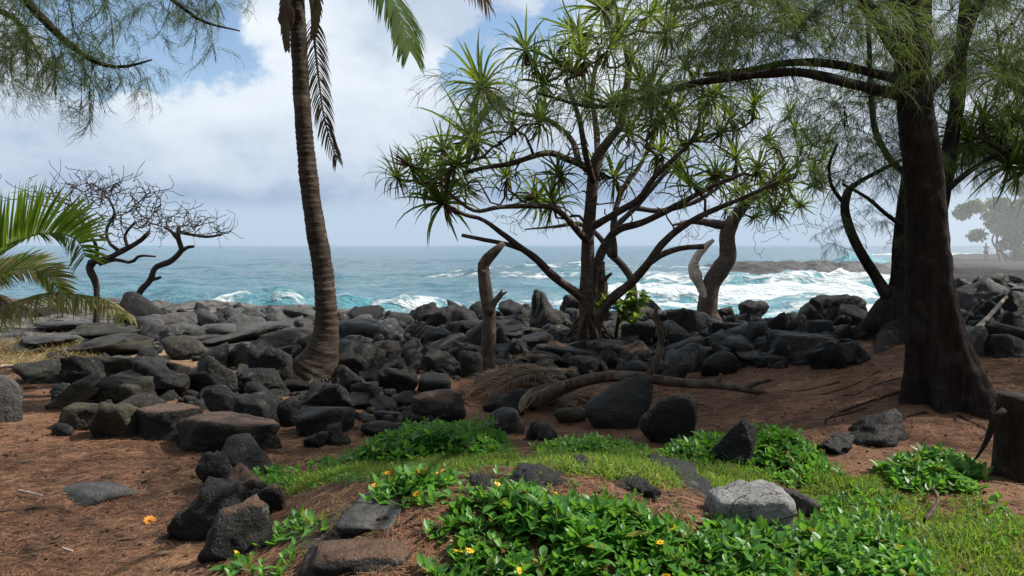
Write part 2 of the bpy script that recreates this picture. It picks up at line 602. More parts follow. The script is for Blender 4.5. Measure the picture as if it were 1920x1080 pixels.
cd_ = t.mix(t.step(fib, 0.4, 0.7), (0.13, 0.085, 0.05), (0.40, 0.30, 0.19))
cn = t.mix(dry, cn, cd_)
dark = t.n('ShaderNodeAttribute', attribute_name='dark').outputs['Fac']
r1 = t.noise(v, 3.5, 7, 0.65)
vr = t.n('ShaderNodeTexVoronoi', feature='DISTANCE_TO_EDGE')
vr.inputs['Scale'].default_value = 1.1
t.l(t.vm('ADD', v, t.vm('SCALE', (1.0, 1.0, 1.0), t.m('MULTIPLY', r1, 0.8))), vr.inputs['Vector'])
crack = t.step(vr.outputs[0], 0.0, 0.06)
rc = t.mix(t.step(r1, 0.35, 0.7), (0.040, 0.038, 0.037), (0.135, 0.125, 0.115))
rc = t.mix(t.m('SUBTRACT', 1.0, crack), rc, (0.012, 0.011, 0.011))
rsel = t.step(t.m('ADD', rk, t.m('MULTIPLY', t.m('SUBTRACT', b2, 0.5), 0.9)), 0.45, 0.62)
c = t.mix(rsel, cn, rc)
c = t.mix(t.step(t.m('ADD', dark, t.m('MULTIPLY', t.m('SUBTRACT', b2, 0.5), 0.8)), 0.4, 0.6), c, t.mix(t.step(r1, 0.4, 0.7), (0.008, 0.0075, 0.008), (0.035, 0.031, 0.029)))
hh = t.m('ADD', t.m('MULTIPLY', fib, 0.5), t.m('ADD', t.m('MULTIPLY', b2, 0.7), t.m('MULTIPLY', t.m('MULTIPLY', crack, rsel), 0.9)))
finish(t, c, 0.82, hh, 0.9, 0.035, 0.25)
dryv = sm(Vg[:, 1] + 0.5 * n2d(Vg[:, 0], Vg[:, 1], 0.8, 3, 7.7), 9.8, 11.5) * sm(-Vg[:, 0], 2.5, 4.5)
g = mesh_np('ground', Vg, quads, m, None, True, {'rock': rockmask(Vg[:, 0], Vg[:, 1]), 'dry': dryv, 'dark': sm(Vg[:, 1] + 0.7 * n2d(Vg[:, 0], Vg[:, 1], 0.7, 3, 3.3), 11.0, 12.6) * sm(Vg[:, 0], -4.2, -2.6) * (1 - sm(Vg[:, 0], 2.6, 3.4) * (1 - sm(Vg[:, 1], 12.0, 13.5)))})
tag(g, 'brown needle-covered ground and lava ledge above the sea', 'ground', kind='structure')

# ------------------------------------------------------------------ sea
sx = span((-30000, -3000, 8), (-3000, -300, 20), (-300, -60, 50), (-60, 110, 300), (110, 400, 50), (400, 3000, 24), (3000, 30000, 8))
sy = span((18, 130, 250), (130, 260, 70), (260, 700, 36), (700, 4000, 30), (4000, 30000, 12))
SX, SY = np.meshgrid(sx, sy)


def sea_h(x, y):
    fade = 1 / (1 + np.maximum(y - 60, 0) / 400.0)
    wx = 4 * n2d(x, y, 0.03, 2, 1.0)
    z = 0.22 * np.sin((y + wx) * 0.42 + 0.05 * x) + 0.16 * np.sin((y + wx) * 0.27 - 0.11 * x + 1.0) + 0.34 * n2d(x, y, 0.22, 3, 2.0) + 0.10 * n2d(x, y, 0.9, 2, 4.0)
    br = np.zeros_like(z)
    fo = np.zeros_like(z)
    for (x0, x1, yc, A, wd, fa, wsl) in BREAK:
        win = sm(x, x0 - 3, x0 + 4) * (1 - sm(x, x1 - 4, x1 + 3))
        yl = yc + 1.6 * n2d(x, np.full_like(y, yc), 0.09, 3, yc) + wsl * (x - 0.5 * (x0 + x1))
        amp = A * win * (0.75 + 0.45 * n2d(x, np.full_like(y, yc), 0.16, 3, yc + 3))
        q = (y - yl)
        prof = np.where(q > 0, np.exp(-(q / (wd * 1.7)) ** 2), np.exp(-(q / (wd * 0.55)) ** 2))
        br = br + amp * prof * (1 + 0.30 * n2d(x, y, 0.5, 2, 6.0) + 0.22 * n2d(x, y, 1.3, 2, 3.0))
        fo = fo + fa * win * np.exp(-((q + wd * 0.15) / (wd * 0.9)) ** 2) * (0.6 + 0.8 * np.abs(n2d(x, y, 0.25, 3, 8.0)))
    return SEA + z * fade + br, fo


BREAK = [(-24, -1, 57, 1.35, 2.2, 0.46, 0.02), (-40, -16, 66, 0.9, 2.4, 0.22, 0.0), (-3, 16, 63, 0.9, 2.0, 0.55, 0.05),
         (8, 34, 74, 1.2, 2.2, 0.55, 0.06), (14, 48, 92, 1.2, 2.6, 0.55, 0.03), (-14, 14, 118, 0.9, 3.6, 0.5, 0.0),
         (6, 40, 56, 0.8, 2.0, 0.5, 0.22), (70, 84, 174, 2.4, 4.0, 0.0, 0.0), (-60, -20, 105, 0.5, 3.0, 0.12, 0.0),
         (-10, 40, 150, 0.8, 4.0, 0.55, 0.05), (150, 420, 300, 1.5, 8.0, 1.3, 0.02), (160, 420, 380, 1.5, 9.0, 1.2, 0.0), (120, 360, 240, 1.5, 8.0, 1.3, 0.0)]
SZ, SF = sea_h(SX, SY)
sh = np.interp(SX.ravel(), gx, shore(gx)).reshape(SX.shape)
dsh = SY - sh
SF = SF + 0.55 * np.exp(-np.maximum(dsh - 4, 0) / 4.0) * sm(SX, -34, -24) * (SX < 120)
SF = SF + 0.13 * sm(SX, 4, 14) * (1 - sm(SX, 70, 85)) * sm(SY, 30, 45) * (1 - sm(SY, 95, 125))
SF = SF + 0.5 * np.exp(-(np.maximum(np.abs(SX - 46) - 24, 0) / 8) ** 2 - (np.maximum(np.abs(SY - 122) - 8, 0) / 12) ** 2)
SF = SF + 0.30 * sm(SX, -20, -6) * (1 - sm(SX, 60, 80)) * np.exp(-((SY - 74) / 14) ** 2)
shal = np.exp(-np.maximum(dsh - 3, 0) / 34.0) + 0.5 * sm(SX, -2, 12) * np.exp(-np.maximum(SY - 95, 0) / 40) * (SX < 150)
for (tx0, tx1, tyc) in ((-22, -2, 57), (8, 34, 74), (70, 84, 174)):
    shal = shal + (1.4 if tyc > 150 else 0.4) * sm(SX, tx0, tx0 + 5) * (1 - sm(SX, tx1 - 5, tx1)) * np.exp(-((SY - tyc + 0.8) / (2.2 if tyc < 150 else 5)) ** 2)
idx = np.arange(SX.size).reshape(SX.shape)
quads = np.stack([idx[:-1, :-1], idx[:-1, 1:], idx[1:, 1:], idx[1:, :-1]], -1).reshape(-1, 4)

m, t = material('sea_water')
v = t.n('ShaderNodeTexCoord').outputs['Object']
fo = t.n('ShaderNodeAttribute', attribute_name='foam').outputs['Fac']
shl = t.n('ShaderNodeAttribute', attribute_name='shallow').outputs['Fac']
w1 = t.noise(t.vm('MULTIPLY', v, (0.35, 0.9, 0.5)), 1.0, 6, 0.6, 0.6)
w2 = t.noise(t.vm('MULTIPLY', v, (1.2, 2.6, 1.0)), 1.0, 5, 0.6, 0.4)
w3 = t.noise(t.vm('MULTIPLY', v, (0.05, 0.16, 0.1)), 1.0, 5, 0.6, 0.4)
deep = t.mix(t.step(w1, 0.35, 0.7), (0.035, 0.105, 0.150), (0.085, 0.170, 0.215))
tq = t.mix(t.step(w1, 0.35, 0.7), (0.045, 0.21, 0.265), (0.12, 0.33, 0.38))
wc = t.mix(t.m('MINIMUM', t.m('MULTIPLY', shl, 0.9), 1.0), deep, tq)
lace = t.n('ShaderNodeTexVoronoi', feature='DISTANCE_TO_EDGE')
lace.inputs['Scale'].default_value = 0.55
t.l(t.vm('ADD', t.vm('MULTIPLY', v, (0.7, 1.3, 1.0)), t.vm('SCALE', (2.0, 2.0, 0.0), w1)), lace.inputs['Vector'])
thr = t.m('ADD', t.m('MULTIPLY', w1, 0.55), t.m('ADD', t.m('MULTIPLY', w2, 0.35), t.m('MULTIPLY', w3, 0.5)))
fm = t.step(t.m('ADD', fo, t.m('SUBTRACT', thr, t.m('MULTIPLY', t.step(lace.outputs[0], 0.0, 0.35), 0.26))), 1.0, 1.3)
col = t.mix(fm, wc, (0.50, 0.55, 0.58))
rgh = t.m('ADD', 0.16, t.m('MULTIPLY', fm, 0.6))
hb = t.m('ADD', t.m('ADD', w1, t.m('MULTIPLY', w2, 0.45)), t.m('MULTIPLY', fm, 0.25))
finish(t, col, rgh, hb, 1.0, 0.9, 0.5)
so = mesh_np('sea', np.stack([SX.ravel(), SY.ravel(), SZ.ravel()], 1), quads, m, None, True, {'foam': np.clip(SF, 0, 2).ravel(), 'shallow': np.clip(shal, 0, 1.6).ravel()})
tag(so, 'blue green sea with breaking white surf', 'sea', kind='structure')

# low shelf of black lava in the surf
x = np.linspace(30, 70, 150)
y = np.linspace(104, 166, 90)
X, Y = np.meshgrid(x, y)
prof = sm(X, 32, 41 + 2 * np.sin(Y * 0.3)) * (1 - sm(X, 66, 70)) * sm(Y + 3 * n2d(X, Y, 0.12, 3, 1.0), 118, 134) * (1 - sm(Y, 156, 165))
low = 0.55 * sm(X + 4 * n2d(X, Y, 0.1, 3, 5.0), 42, 50) * np.exp(-((Y - 110) / 3.2) ** 2) * (1 - sm(X, 62, 68))
Z = SEA - 1.0 + 2.25 * prof + 0.45 * prof * n2d(X, Y, 0.55, 5, 3.0) + 2.0 * low * (0.7 + n2d(X, Y, 0.3, 3, 2.2))
ny, nx = X.shape
idx = np.arange(ny * nx).reshape(ny, nx)
quads = np.stack([idx[:-1, :-1], idx[:-1, 1:], idx[1:, 1:], idx[1:, :-1]], -1).reshape(-1, 4)
ls = mesh_np('lava_shelf', np.stack([X.ravel(), Y.ravel(), Z.ravel()], 1), quads, M['rock_grey'])
tag(ls, 'low dark lava shelf washed by the surf', 'lava shelf', kind='structure')

# ------------------------------------------------------------------ boulders
_ico = {}


def ico(level):
    if level not in _ico:
        bm = bmesh.new()
        bmesh.ops.create_icosphere(bm, subdivisions=level, radius=1)
        bm.verts.ensure_lookup_table()
        V = np.array([v_.co[:] for v_ in bm.verts])
        Fc = np.array([[v_.index for v_ in f_.verts] for f_ in bm.faces])
        bm.free()
        _ico[level] = (V, Fc)
    return _ico[level]


def nrm_(v_):
    return v_ / np.linalg.norm(v_, axis=-1, keepdims=True)


def rock_shape(seed, kind, level=4):
    r = np.random.default_rng(seed)
    D_, Fc = ico(level)
    if kind in ('block', 'slab', 'disc'):
        base = np.array([[1, 0, 0], [-1, 0, 0], [0, 1, 0], [0, -1, 0], [0, 0, 1], [0, 0, -1]], float)
        if kind == 'disc':
            th = np.linspace(0, 2 * np.pi, 9, endpoint=False) + r.uniform(0, 1)
            base = np.vstack([[[0, 0, 1], [0, 0, -1]], np.stack([np.cos(th), np.sin(th), 0 * th], 1)])
        N = base + r.normal(0, 0.16, base.shape)
        h = r.uniform(0.75, 1.0, len(N))
        ex = r.normal(0, 1, (5, 3))
        N = np.vstack([N, ex])
        h = np.concatenate([h, r.uniform(0.98, 1.25, 5)])
        p = 26
    elif kind == 'round':
        N = r.normal(0, 1, (16, 3))
        h = r.uniform(0.85, 1.1, 16)
        p = 5
    elif kind == 'lump':
        N = r.normal(0, 1, (14, 3))
        h = r.uniform(0.8, 1.1, 14)
        p = 7
    else:
        N = r.normal(0, 1, (12, 3))
        h = r.uniform(0.58, 1.05, 12)
        p = 34
    N = N / np.linalg.norm(N, axis=1, keepdims=True)
    dn = np.maximum(D_ @ N.T, 0) / h[None, :]
    rad = (np.sum(dn ** p, 1) + 1e-12) ** (-1 / p)
    rad = np.minimum(rad, 1.9)
    V = D_ * rad[:, None]
    # broken facets: each patch of the surface is set back and tilted on its own
    ch = {'ang': 0.085, 'block': 0.07, 'slab': 0.06, 'disc': 0.03, 'rough': 0.10, 'round': 0.015, 'lump': 0.03}[kind]
    Cc = nrm_(r.normal(0, 1, (34, 3)))
    dd = V / np.linalg.norm(V, axis=1, keepdims=True) + 0.10 * np.stack([fbm(D_ * 2.5 + q_, 2) for q_ in (1.1, 7.7, 4.4)], 1)
    ci = np.argmax(dd @ Cc.T, 1)
    of = r.uniform(-1, 0.6, 34)
    ti = r.normal(0, 1.6, (34, 3))
    V = V * (1 + ch * (of[ci] + np.sum(ti[ci] * (dd - Cc[ci]), 1)))[:, None]
    amp = {'round': 0.05, 'lump': 0.08, 'rough': 0.15}.get(kind, 0.045)
    o_ = r.uniform(-50, 50, 3)
    V = V * (1 + amp * fbm(V * 1.6 + o_, 4)[:, None])
    V = V + 0.5 * amp * np.stack([fbm(V * 5 + o_ + q_, 3) for q_ in (3.3, 9.1, 14.7)], 1)
    lo, hi = V.min(0), V.max(0)
    return (V - (lo + hi) / 2) / ((hi - lo) / 2), Fc


ROCKS = []


def rock(px0, py0, px1, py1, kind='ang', mat='rock', label=None, group=None, seed=None, flat=None, tilt=0.0, depth=None, dscale=0.8, name='boulder', level=4, sink=0.42):
    """a boulder that fills the given box of the photograph and stands on the ground at the foot of that box"""
    seed = seed if seed is not None else int(px0 * 7 + py0 * 13 + px1)
    xm = (px0 + px1) / 2
    g0 = ground(xm, py1)
    Y0 = depth if depth is not None else g0[1]
    wd = (px1 - px0) / F * Y0
    if flat is not None:
        gb = ground(xm, py0)
        dp = max(gb[1] - Y0, 0.25 * wd)
        Yc = Y0 + dp / 2
        wd = (px1 - px0) / F * Yc
        c = at(xm, (py0 + py1) / 2, Yc)
        zg = float(H(c[0], Yc))
        zt, zb = zg + flat, zg - 0.12
        c[0] = (xm - 960) / F * Yc
    else:
        dp = max(min(dscale * wd, 2.2), 0.3 * (py1 - py0) / F * Y0)
        Yc = Y0 + dp * 0.5
        wd = 1.10 * (px1 - px0) / F * (Y0 + 0.3 * dp)
        c = at(xm, (py0 + py1) / 2, Y0 + 0.3 * dp)
        zt = at(xm, py0, Y0 + 0.4 * dp)[2]
        zb = min(float(H(c[0], Yc)), at(xm, py1, Y0)[2]) - sink * (zt - float(H(c[0], Yc)))
        zb = min(zb, zt - 0.08)
    V, Fc = rock_shape(seed, kind, 3 if (px1 - px0) < 62 else level)
    V = V * np.array([wd / 2, dp / 2, (zt - zb) / 2])
    if tilt:
        ca, sa = math.cos(tilt), math.sin(tilt)
        lo0, hi0 = V.min(0), V.max(0)
        V2 = V.copy()
        V2[:, 2] = V[:, 2] * 0.45
        V = np.stack([V2[:, 0] * ca - V2[:, 2] * sa, V2[:, 1], V2[:, 0] * sa + V2[:, 2] * ca], 1)
        lo, hi = V.min(0), V.max(0)
        V = (V - (lo + hi) / 2) * ((hi0 - lo0) / (hi - lo))
    o = mesh_np(name, V, Fc, M[mat])
    o.location = (c[0], Yc, (zt + zb) / 2)
    if label == AUTO:
        describe(o, (c[0], Yc), kind, mat, wd)
    else:
        tag(o, label, 'boulder', group)
    ROCKS.append((c[0], Yc, wd / 2, dp / 2))
    return o


# landmarks by which the plain boulders are described (x and depth from the photograph's own ground points)
MARK = [('coconut palm', ground(585, 722)), ('broken stump', ground(913, 700)), ('pandanus roots', ground(1103, 660)), ('knotty shore tree', ground(1330, 606)), ('fallen log end', ground(1000, 782)),
        ('upright log limb', ground(1215, 735)), ('needle slope', ground(1480, 690)), ('spreading ironwood root', ground(1600, 640)), ('thick ironwood trunk', ground(1770, 752)), ('two flat disc rocks', ground(380, 845)),
        ('leaning brown slab', ground(145, 768)), ('slanting dead tree', ground(254, 606)), ('twisted dead tree', ground(182, 618)), ('brown lava dome', ground(520, 665)), ('tallest sea wall boulder', ground(1035, 634)),
        ('pale pointed slab', ground(717, 672)), ('creeper bank', ground(800, 850)), ('slope creeper clump', ground(1450, 870)), ('two crossed sticks', ground(1845, 600)), ('grey lava hump', ground(694, 655))]
SHAPE = {'ang': 'angular boulder', 'block': 'blocky boulder', 'slab': 'flat boulder', 'round': 'rounded boulder', 'lump': 'smooth boulder', 'rough': 'rugged boulder', 'disc': 'flat boulder'}
HUE = {'rock': 'black', 'rock_brown': 'brown mossy', 'rock_litter': 'needle-topped', 'rock_grey': 'grey', 'rock_pale': 'pale grey'}
AUTO = 'auto'


def describe(o, c, kind, mat, size):
    q = np.array([np.hypot(c[0] - p_[0], c[1] - p_[1]) for _, p_ in MARK])
    i = int(np.argmin(q))
    nm, p_ = MARK[i]
    dx, dy = c[0] - p_[0], c[1] - p_[1]
    far = 'close' if q[i] < 1.0 else 'a step' if q[i] < 2.0 else 'some way'
    side = ('seaward' if dy > 0 else 'inland') if abs(dy) > abs(dx) else ('beside' if abs(dx) < 1.2 else 'along the shore')
    rel = {'seaward': far + ' seaward of', 'inland': far + ' inland of', 'beside': 'beside', 'along the shore': far + ' along the shore from'}[side]
    sz = 'small' if size < 0.33 else 'medium' if size < 0.62 else 'large'
    tag(o, '%s %s %s %s the %s' % (sz, HUE[mat], SHAPE[kind], rel, nm), 'boulder', 'boulders nearest to the ' + nm)


L1 = L2 = L3 = L4 = L5 = L6 = LP = AUTO
G1 = G2 = G3 = G4 = G5 = G6 = GP = None

# the heap beside the clearing
rock(-48, 702, 34, 795, 'round', 'rock_grey', 'large grey rounded boulder on the brown needles, standing alone')
rock(15, 677, 120, 720, 'ang', 'rock_brown', L1, G1)
rock(53, 700, 107, 720, 'round', 'rock', L1, G1)
rock(118, 665, 197, 730, 'ang', 'rock', L1, G1)
rock(160, 667, 247, 712, 'block', 'rock_brown', L1, G1)
rock(98, 703, 190, 768, 'slab', 'rock_brown', 'long narrow brown slab leaning up against the heap of boulders', tilt=0.62)
rock(185, 706, 270, 768, 'block', 'rock_brown', 'tan-topped square boulder in the heap, behind the round-topped one')
rock(104, 757, 197, 810, 'block', 'rock_brown', 'low mossy flat-topped block beside the small round stone')
rock(163, 752, 250, 826, 'block', 'rock_brown', L1, G1)
rock(213, 741, 300, 800, 'round', 'rock_brown', 'mossy round-topped boulder beside the two flat disc-shaped rocks')
rock(97, 792, 135, 819, 'round', 'rock', 'small round dark stone alone on the needles', name='stone')
rock(248, 762, 376, 828, 'disc', 'rock_litter', 'wide flat-topped black rock like a disc, the smaller of two')
rock(326, 778, 514, 854, 'disc', 'rock_litter', 'widest flat-topped black rock, sprinkled with brown needles')
rock(373, 722, 440, 790, 'ang', 'rock', 'pointed black rock standing behind the flat disc-shaped rocks')
rock(423, 738, 512, 812, 'block', 'rock', 'square black block standing behind the widest flat disc-shaped rock')
rock(458, 716, 500, 760, 'round', 'rock', 'small round black stone on top of the square block', depth=float(ground(468, 800)[1]) + 0.25, sink=-0.2)
for b in ((240, 668, 313, 724), (272, 692, 350, 748), (250, 653, 292, 690), (345, 665, 450, 740)):
    rock(*b, 'ang', 'rock', L1, G1)
for b in ((300, 630, 385, 676), (370, 642, 425, 694), (420, 643, 475, 690), (150, 640, 200, 668), (330, 615, 420, 640)):
    rock(*b, 'lump', 'rock_brown', 'mossy brown boulder at the edge of the grey lava ledge', 'mossy boulders along the lava ledge')
rock(465, 641, 549, 735, 'block', 'rock', 'tall square-faced black boulder just beside the coconut palm trunk')
rock(462, 620, 580, 668, 'lump', 'rock_brown', 'broad brown dome of lava with dry grass on top behind the coconut palm')
rock(453, 690, 545, 745, 'ang', 'rock', L2, G2)
rock(545, 645, 590, 690, 'ang', 'rock', L2, G2)
# row of black rocks in the foreground
rock(370, 843, 440, 925, 'rough', 'rock', 'upright black lichen-spotted rock, the tallest at the clearing edge')
rock(300, 893, 452, 1018, 'rough', 'rock', 'big knobbly black rock at the clearing edge with a clean dark face')
rock(412, 818, 518, 897, 'ang', 'rock', L6, G6)
rock(420, 876, 502, 940, 'ang', 'rock_litter', L6, G6)
rock(372, 938, 508, 1052, 'ang', 'rock_litter', 'square black rock covered with a cap of brown needles')
rock(465, 905, 532, 968, 'lump', 'rock_litter', L6, G6)
rock(80, 903, 236, 956, 'lump', 'rock_grey', 'flat grey lava slab sunk level in the needle-covered clearing', flat=0.05)
# round the palm
for b, k in (((567, 716, 662, 776), 'ang'), ((655, 715, 708, 762), 'block'), ((510, 745, 562, 802), 'ang'), ((600, 792, 656, 836), 'rough'), ((568, 808, 614, 842), 'rough'),
             ((625, 640, 716, 712), 'ang'), ((617, 685, 686, 740), 'ang'), ((703, 688, 784, 740), 'ang'), ((783, 700, 842, 742), 'block')):
    rock(*b, k, 'rock', L2, G2)
rock(552, 762, 653, 820, 'block', 'rock', 'long low black block with a straight top edge before the coconut palm')
rock(698, 623, 736, 670, 'ang', 'rock_grey', 'pale grey pointed slab of rock standing on edge', dscale=0.5)
rock(718, 625, 757, 672, 'ang', 'rock', 'black pointed rock beside the pale pointed slab', dscale=0.6)
rock(628, 596, 760, 655, 'lump', 'rock_grey', 'broad grey hump of smooth lava at the water behind the palm')
rock(634, 627, 716, 665, 'lump', 'rock_grey', 'low smooth grey lava lump in front of the broad grey hump')
rock(772, 731, 870, 796, 'round', 'rock_litter', 'rounded black boulder capped with brown needles behind the creeper bank')
rock(698, 770, 746, 792, 'slab', 'rock', 'thin flat dark stone lying on brown needles', name='stone')
rock(677, 788, 768, 820, 'lump', 'rock', 'low dark rock half buried at the top of the creeper bank')
rock(908, 728, 986, 780, 'ang', 'rock', 'black rock under the dry palm fronds beside the pale log end')
rock(918, 763, 982, 816, 'round', 'rock_grey', 'grey rounded boulder at the end of the creeper bank below dry fronds')
rock(985, 786, 1022, 826, 'ang', 'rock', 'small dark stone in the gap between two creeper banks', name='stone')
rock(1010, 792, 1046, 828, 'ang', 'rock_grey', 'small grey stone in the gap between two creeper banks', name='stone')
# sea wall
for b, k in (((770, 566, 837, 615), 'ang'), ((796, 572, 850, 622), 'rough'), ((838, 562, 895, 612), 'ang'), ((848, 578, 895, 625), 'rough'), ((880, 564, 914, 600), 'round'),
             ((752, 604, 800, 645), 'ang'), ((793, 611, 852, 660), 'block'), ((935, 561, 992, 596), 'ang'), ((935, 575, 998, 625), 'rough'),
             ((974, 569, 1002, 600), 'round'), ((1052, 552, 1098, 600), 'ang'), ((1074, 578, 1104, 620), 'ang'), ((950, 640, 994, 690), 'ang'), ((864, 655, 908, 712), 'block'),
             ((1050, 622, 1092, 655), 'rough'), ((800, 652, 845, 690), 'ang'), ((835, 648, 872, 690), 'ang'), ((748, 655, 806, 695), 'ang'), ((1195, 560, 1242, 604), 'round'),
             ((1203, 580, 1262, 628), 'rough'), ((1226, 578, 1278, 632), 'rough'), ((1165, 604, 1232, 655), 'block'), ((1120, 600, 1166, 640), 'ang'), ((1000, 690, 1060, 722), 'ang')):
    rock(*b, k, 'rock', L3, G3)
rock(858, 596, 953, 668, 'round', 'rock_litter', 'long rounded boulder with brown needles on top right behind the broken stump')
rock(991, 542, 1019, 600, 'block', 'rock', 'squared black post-like rock sticking up beside the tallest boulder', depth=float(ground(1035, 634)[1]) + 0.5)
rock(996, 547, 1074, 634, 'rough', 'rock', 'tallest steep black boulder of the sea wall')
rock(944, 614, 1016, 648, 'rough', 'rock', 'low rugged black lava slab with frothy surface below the tallest boulder')
rock(1016, 607, 1052, 646, 'block', 'rock', 'flat-topped black block like a cut stump below the tallest boulder', sink=0.0)
rock(984, 638, 1072, 684, 'lump', 'rock_litter', 'tan needle-covered boulder between the broken stump and the pandanus roots')
rock(1074, 667, 1126, 706, 'block', 'rock', 'flat-topped black block in front of the pandanus roots')
rock(1258, 577, 1345, 636, 'ang', 'rock', 'large black boulder at the foot of the knotty shore tree')
rock(1247, 645, 1330, 700, 'lump', 'rock_grey', 'smooth grey boulder behind the fallen log and its upright limb')
rock(1158, 640, 1228, 690, 'lump', 'rock_litter', 'broad rock strewn with dry leaves beside the upright limb of the log')
rock(1334, 603, 1400, 645, 'slab', 'rock', L4, G4)
for b, k in (((1174, 677, 1228, 716), 'slab'), ((1238, 680, 1297, 722), 'ang'), ((1255, 622, 1302, 655), 'ang'), ((1300, 628, 1346, 656), 'slab'),
             ((1318, 658, 1382, 706), 'round'), ((1374, 640, 1432, 680), 'ang'), ((1340, 643, 1402, 695), 'ang'), ((1390, 562, 1442, 606), 'rough'), ((1340, 573, 1382, 606), 'ang'),
             ((1437, 584, 1486, 632), 'ang'), ((1480, 590, 1512, 632), 'round'), ((1394, 609, 1452, 648), 'slab'), ((1420, 630, 1470, 664), 'ang'), ((1510, 600, 1560, 640), 'slab'), ((1440, 556, 1500, 590), 'ang'),
             ((1545, 605, 1600, 640), 'ang'), ((1360, 588, 1402, 618), 'ang')):
    rock(*b, k, 'rock', L4, G4)
rock(1500, 568, 1552, 622, 'slab', 'rock_brown', 'ridged brown slab leaning among the black shore rocks', tilt=-0.7)
rock(1384, 555, 1502, 584, 'slab', 'rock_grey', 'long pale flat-topped rock at the edge of the foam')
rock(1454, 622, 1582, 672, 'slab', 'rock', 'layered flat black slab at the top of the needle slope')
rock(1440, 666, 1496, 686, 'slab', 'rock', 'small flat slab sunk in the top of the needle slope', name='stone')
rock(1524, 552, 1622, 606, 'slab', 'rock', 'broad flat-topped black boulder beside the spreading ironwood root')
for b, k in (((1562, 530, 1602, 566), 'ang'), ((1588, 534, 1624, 566), 'ang'), ((1614, 519, 1660, 575), 'ang'), ((1815, 588, 1882, 632), 'ang'), ((1790, 584, 1832, 626), 'ang'), ((1880, 583, 1930, 632), 'ang'),
             ((1868, 545, 1930, 606), 'round'), ((1820, 560, 1888, 618), 'ang'), ((1850, 624, 1930, 672), 'slab'), ((1790, 520, 1830, 548), 'lump'), ((1830, 512, 1880, 540), 'lump')):
    rock(*b, k, 'rock', L5, G5)
rock(1792, 521, 1906, 592, 'lump', 'rock', 'largest dark sloping boulder beyond the ironwood with two sticks before it')
rock(1800, 609, 1855, 670, 'slab', 'rock_grey', 'grey block with a pale flat top close beside the ironwood trunk')
rock(1528, 652, 1572, 686, 'lump', 'rock', 'small smooth dark hump of lava on the needle slope')
# foreground right
rock(1103, 708, 1224, 806, 'round', 'rock', 'big black shadowed boulder under the fallen log')
rock(1206, 734, 1303, 838, 'round', 'rock', 'large grey-black pitted round boulder in front of the fallen log')
rock(1040, 764, 1100, 796, 'round', 'rock_brown', 'low brown stone under the fallen log end', name='stone')
rock(1338, 782, 1418, 886, 'ang', 'rock', 'black rock standing inside the leafy creeper clump')
rock(1600, 771, 1718, 842, 'ang', 'rock', 'black rock on the needle slope below the ironwood roots')
rock(1545, 814, 1612, 856, 'rough', 'rock', 'low black rock beside the creeper clump on the slope')
rock(1318, 908, 1478, 1004, 'block', 'rock_pale', 'smooth pale grey sunlit rock with cracks among the creepers')
rock(1462, 920, 1548, 972, 'lump', 'rock_grey', 'flat grey stone mostly hidden by creepers')
for b, lb in (((868, 892, 926, 930), 'jagged dark lava crust between the flowering creeper clump and the large patch'), ((948, 884, 1084, 918), 'wide low jagged lava crust at the top edge of the large creeper patch'), ((1068, 878, 1112, 904), 'small dark lava crust in the grass behind the wide low crust'),
              ((1150, 893, 1240, 938), 'dark jagged lava crust on bare soil between large creeper patch and bright grass'), ((1225, 905, 1345, 950), 'long flat dark lava crust running up to the pale sunlit rock')):
    rock(*b, 'rough', 'rock', lb, flat=0.06)
rock(642, 924, 768, 1012, 'slab', 'rock_grey', 'grey tilted lava slab on the needle-covered bank', flat=0.035)
rock(565, 985, 790, 1085, 'lump', 'rock_litter', 'dark lava hump strewn with needles below the grey tilted slab', flat=0.05)

# random fill between the placed ones
LK = ['ang', 'ang', 'rough', 'block', 'slab', 'lump', 'ang', 'rough', 'block', 'round', 'ang', 'ang']
lib = [rock_shape(900 + q, k, 3) for q, k in enumerate(LK)]
libm = {}


def fill(n, xr, yr, smin, smax, mats, label, group, flatk=0.75):
    k = 0
    tries = 0
    while k < n and tries < n * 40:
        tries += 1
        px, py = rng.uniform(*xr), rng.uniform(*yr)
        p = ground(px, py)
        s = rng.uniform(smin, smax)
        if any(abs(p[0] - q[0]) < q[2] * 0.62 and abs(p[1] - q[1]) < q[3] * 0.75 for q in ROCKS):
            continue
        li = int(rng.integers(len(lib)))
        mt = mats[int(rng.integers(len(mats)))]
        key = (li, mt)
        if key not in libm:
            o = mesh_np('boulder', lib[li][0], lib[li][1], M[mt])
            libm[key] = o.data
        else:
            o = bpy.data.objects.new('boulder', libm[key])
            COL.objects.link(o)
        hz = s * rng.uniform(0.5, 0.85) * flatk
        o.scale = (s * rng.uniform(0.8, 1.2), s * rng.uniform(0.7, 1.1), hz)
        tw_ = 0.22 if flatk > 0.5 else 0.05
        o.rotation_euler = (rng.normal(0, tw_), rng.normal(0, tw_), rng.uniform(0, 6.28))
        o.location = (p[0], p[1], p[2] + hz * 0.55)
        describe(o, p, LK[li], mt, 2 * s)
        ROCKS.append((p[0], p[1], s, s))
        k += 1


